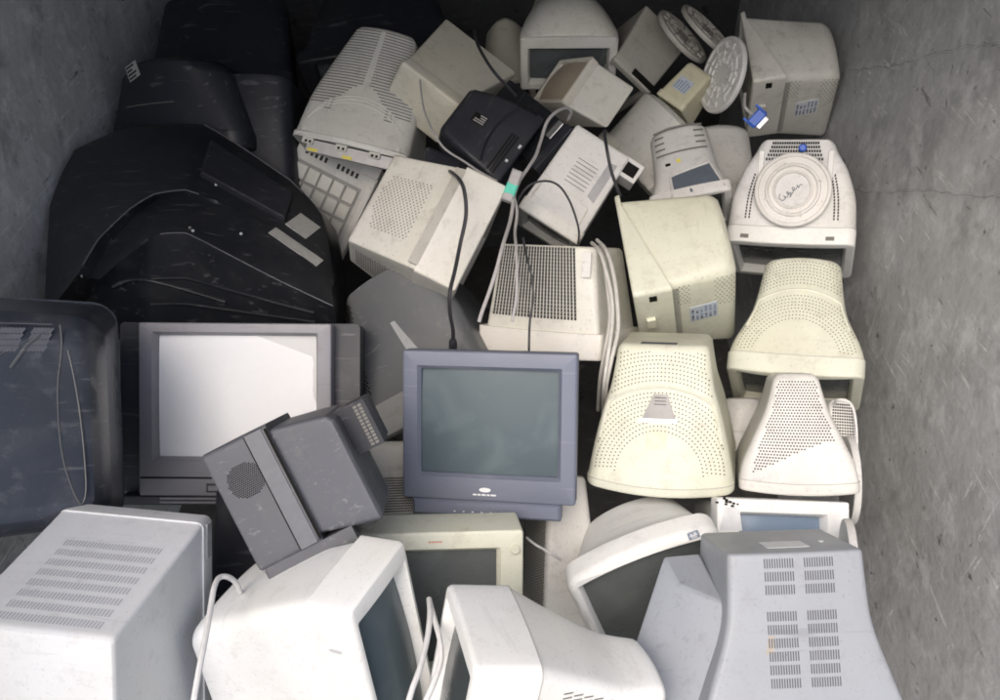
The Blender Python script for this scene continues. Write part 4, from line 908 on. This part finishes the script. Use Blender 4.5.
mb=MB(); mb.box((0,0,0),.016,.026,.010,(A,Bq,nv),.004); mb.build('plug_shell',BLUEPL,root)
mb=MB(); mb.box(A*.022,.008,.020,.006,(A,Bq,nv),.001); mb.build('connector',METAL,root)
for sg in (-1,1):
    mb=MB(); mb.tube([A*-.03+Bq*(.026*sg),A*.012+Bq*(.026*sg)],.0045,8); mb.build('thumb_screw',BLUEPL,root)
mb=MB(); mb.tube(spline([A*-.014,A*-.05+nv*.01,A*-.08+Bq*.03-nv*.03],6),.005,8); mb.build('cord_end',GREYW,root)
p,nv=SPOT['junction']; root=bpy.data.objects.new('cable_joiner',None); link(root); root.location=p
tag(root,'small grey cable joiner wrapped with green tape','connector')
nv=Vector(nv); A=Vector((-.35,-.6,-.72)).normalized(); Bq=nv.cross(A).normalized(); A=Bq.cross(nv)
mb=MB(); mb.box((0,0,0),.045,.015,.012,(A,Bq,nv),.004); mb.build('joiner_body',GREYW,root)
mb=MB(); mb.box(A*.012,.017,.0158,.0128,(A,Bq,nv),.004); mb.build('green_tape',GREEN,root)

# ================================================================== cables
def cable(key,r,mat,label,group='loose cables over the heap',name='cable'):
    P=[Vector(p) for p in CABLE[key]]; c=sum(P,Vector())/len(P)
    mb=MB(); mb.tube([q-c for q in spline(P,7)],r,8); o=mb.build(name,mat,None); o.location=c; tag(o,label,'cable',group); return o
cable('black_a',.0052,BLACKW,'thick black cable trailing down over the boxy dotted monitor')
co_=bpy.data.objects.get('cable')
P_=[Vector(p) for p in CABLE['black_a']]; dd=(P_[-1]-P_[-2]).normalized(); e1=dd.cross(Vector((1,0,0))).normalized()
mb=MB(); mb.lathe([(.006,-.012),(.009,-.006),(.011,.0),(.011,.022),(.009,.026)],14,P_[-1]-co_.location,(e1,dd.cross(e1),dd)); mb.build('plug',BLACKW,co_)
cable('black_b',.0032,BLACKW,'thin black cable hanging across the gridded vents')
cable('black_loop',.0030,BLACKW,'black cable bent in an arch over the hood panel of the tilted monitor')
cable('black_c',.0048,BLACKW,'short black cable across the four slit rows')
cable('black_top',.0050,BLACKW,'black cable falling over the plain pale beige monitor')
cable('grey_thin',.0032,GREYW,'thin grey cable running from the ribbed monitor across the black one')
cable('grey_lead',.0050,GREYW,'grey cable with a small loop at its end running down past the green tape')
cable('white_lead',.0040,GREYW,'pale grey cable lying straight over the gridded vents')
for k,l in (('bundle_a','white cable nearest the gridded monitor in the hanging bundle'),('bundle_b','white cable nearest the cream labelled monitor in the hanging bundle'),('bundle_c','white cable between the two others in the hanging bundle')):
    cable(k,.0052,plain('bundle_sheath',(.50,.49,.46),.5),l,'white cables hanging in a bundle')
cable('white_left',.0050,WHITEW,'white cable arching beside the cool white monitor and down its side')
cable('white_mid',.0052,WHITEW,'white cable bending left at the bottom between two white monitors')
cable('white_mid_b',.0052,WHITEW,'white cable bowing right at the bottom between two white monitors')
cable('white_right',.0035,WHITEW,'white cable looped over the narrow slotted monitor by the wall')
cable('grey_small',.0030,GREYW,'short grey cable across the perforated side under the blue monitor')

# ================================================================== setting
def wall_mat(name,base,dark,light,stain,dt=0.,blot=1.):
    m,N,L,B=nt(name)
    tc=N.new('ShaderNodeTexCoord')
    def noise(s,d,dist=0,rot=None,sc_=None):
        n=N.new('ShaderNodeTexNoise'); n.inputs['Scale'].default_value=s; n.inputs['Detail'].default_value=d; n.inputs['Roughness'].default_value=.65; n.inputs['Distortion'].default_value=dist
        if sc_:
            mp=N.new('ShaderNodeMapping'); mp.inputs['Rotation'].default_value=rot; mp.inputs['Scale'].default_value=sc_; L.new(tc.outputs['Object'],mp.inputs[0]); L.new(mp.outputs[0],n.inputs['Vector'])
        else: L.new(tc.outputs['Object'],n.inputs['Vector'])
        return n
    def rng(src,a,b,c=0.,d=1.):
        r=N.new('ShaderNodeMapRange'); r.inputs[1].default_value=a;r.inputs[2].default_value=b;r.inputs[3].default_value=c;r.inputs[4].default_value=d; L.new(src,r.inputs[0]); return r.outputs[0]
    def mix(f,a,b):
        x=N.new('ShaderNodeMix'); x.data_type='RGBA'; L.new(f,x.inputs[0])
        for i,v in ((6,a),(7,b)):
            if isinstance(v,tuple): x.inputs[i].default_value=(*v,1)
            else: L.new(v,x.inputs[i])
        return x.outputs[2]
    c=mix(rng(noise(2.2,8,.15).outputs[0],.35,.68),base,tuple(.62*b+.38*d for b,d in zip(base,dark)))
    c=mix(rng(noise(9,9,.2).outputs[0],.50,.64,0,.55),c,tuple(min(1,1.35*b) for b in base))
    c=mix(rng(noise(34,6,.1).outputs[0],.50,.68,0,.45),c,tuple(.72*b for b in base))
    c=mix(rng(noise(5.5,9,.15).outputs[0],.54,.66,0,.8*blot),c,dark)
    c=mix(rng(noise(3.1,7,.3).outputs[0],.62,.72,0,.35),c,stain)
    h=None
    for k,(rot,scl,th,amt) in enumerate((((.6,.3,.2),(2,3,30),.615,.75),((-.7,.2,.3),(2,34,3),.625,.7),((1.2,.1,.6),(2,4,46),.63,.8),((.15,.2,.1),(2,2.5,40),.635,.6))):
        s=rng(noise(1.5,4,.9,rot,scl).outputs[0],th+dt,th+dt+.03,0,amt)
        # break scratches up so they are short
        br=rng(noise(2.5+1.3*k,4).outputs[0],.50,.60)
        mu=N.new('ShaderNodeMath'); mu.operation='MULTIPLY'; L.new(s,mu.inputs[0]); L.new(br,mu.inputs[1])
        c=mix(mu.outputs[0],c,light)
        h=mu.outputs[0] if h is None else h
    s=rng(noise(1.7,4,.6,(.9,.4,.2),(2,5,24)).outputs[0],.665,.69,0,.6); c=mix(s,c,tuple(.4*d for d in dark))
    s=rng(noise(16,6,.3).outputs[0],.64,.70,0,.85); c=mix(s,c,tuple(.3*d for d in dark))
    L.new(c,B.inputs['Base Color']); B.inputs['Roughness'].default_value=.55; B.inputs['Specular IOR Level'].default_value=.35
    b1=N.new('ShaderNodeBump'); b1.inputs['Strength'].default_value=.5; b1.inputs['Distance'].default_value=.02; L.new(noise(3,4).outputs[0],b1.inputs['Height'])
    b2=N.new('ShaderNodeBump'); b2.inputs['Strength'].default_value=.35; b2.inputs['Distance'].default_value=.004; L.new(noise(60,5).outputs[0],b2.inputs['Height']); L.new(b1.outputs[0],b2.inputs['Normal']); L.new(b2.outputs[0],B.inputs['Normal'])
    return m
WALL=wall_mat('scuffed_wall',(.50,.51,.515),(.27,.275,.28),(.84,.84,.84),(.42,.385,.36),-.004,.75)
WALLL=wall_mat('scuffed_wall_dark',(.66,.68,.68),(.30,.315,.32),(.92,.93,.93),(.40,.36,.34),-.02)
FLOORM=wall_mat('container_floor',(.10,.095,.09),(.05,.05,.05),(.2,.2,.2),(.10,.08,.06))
def slab(name,x0,x1,y0,y1,z0,z1,mat,n=(1,1)):
    mb=MB(); mb.box(((x0+x1)/2,(y0+y1)/2,(z0+z1)/2),(x1-x0)/2,(y1-y0)/2,(z1-z0)/2); o=mb.build(name,mat,None,False); o['kind']='structure'; return o
ZF=-.6
WALLD=wall_mat('shade_black_wall',(.05,.052,.055),(.02,.02,.02),(.12,.12,.12),(.05,.045,.04))  # near-black colour chosen to deepen the shade at the far end
XL,XR,YB,YF,ZT=-1.34,1.18,4.3,-.35,SHADING_ROOF_Z
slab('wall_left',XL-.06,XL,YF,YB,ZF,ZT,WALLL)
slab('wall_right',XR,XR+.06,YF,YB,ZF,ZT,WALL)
WR=bpy.data.objects['wall_right']
mb=MB()
for (y0,z0,y1,z1) in ((2.75,.66,.9,1.67),(2.9,1.02,.9,2.02)):
    P=[Vector((XR,y0+(y1-y0)*i/60,z0+(z1-z0)*i/60+.004*math.sin(i*2.3+math.sin(i))+.006*math.sin(i*.37))) for i in range(61)]
    mb.tube(P,.0035,6)
mb.build('weld_seam',WALL,WR)
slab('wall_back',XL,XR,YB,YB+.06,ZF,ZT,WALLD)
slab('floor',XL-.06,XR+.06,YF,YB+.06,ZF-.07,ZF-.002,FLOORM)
slab('shading_roof',XL-.06,XR+.06,SHADING_ROOF_Y,YB+.06,ZT+.002,ZT+.06,WALLD)  # unseen roof, edge and height set to shade the far heap
# ================================================================== light and camera
w=bpy.data.worlds.new('World'); sc.world=w; w.use_nodes=True
N=w.node_tree.nodes; L=w.node_tree.links; bg=N['Background']; bg.inputs['Strength'].default_value=SKY_S
sky=N.new('ShaderNodeTexSky'); sky.sky_type='NISHITA'; sky.sun_disc=False
SUN_EL,SUN_AZ=math.radians(SUN_ELD),math.radians(SUN_AZD)     # azimuth clockwise from +Y
sky.sun_elevation=SUN_EL; sky.sun_rotation=SUN_AZ; sky.air_density=1.0; sky.dust_density=5.0; sky.ozone_density=1.0
L.new(sky.outputs[0],bg.inputs[0])
sd=bpy.data.lights.new('sun','SUN'); sd.energy=SUN_E; sd.angle=math.radians(SUN_ANG); sd.color=(1,.993,.98)
so=bpy.data.objects.new('sun',sd); link(so)
d=Vector((math.sin(SUN_AZ)*math.cos(SUN_EL),math.cos(SUN_AZ)*math.cos(SUN_EL),math.sin(SUN_EL)))
so.rotation_mode='QUATERNION'; so.rotation_quaternion=d.to_track_quat('Z','Y'); so.location=(0,-2,5)
cd=bpy.data.cameras.new('camera'); cd.sensor_width=36; cd.lens=36*.85; cd.clip_start=.05; cd.clip_end=200
co=bpy.data.objects.new('camera',cd); link(co); co.location=(0,0,2.2); co.rotation_euler=(math.radians(50),0,0); sc.camera=co
sc.view_settings.view_transform='Standard'; sc.view_settings.look='None'; sc.view_settings.exposure=EXPO; sc.view_settings.gamma=1
sc.render.engine='CYCLES'; sc.cycles.use_denoising=True; sc.cycles.filter_width=1.8; sc.cycles.max_bounces=8; sc.cycles.diffuse_bounces=5
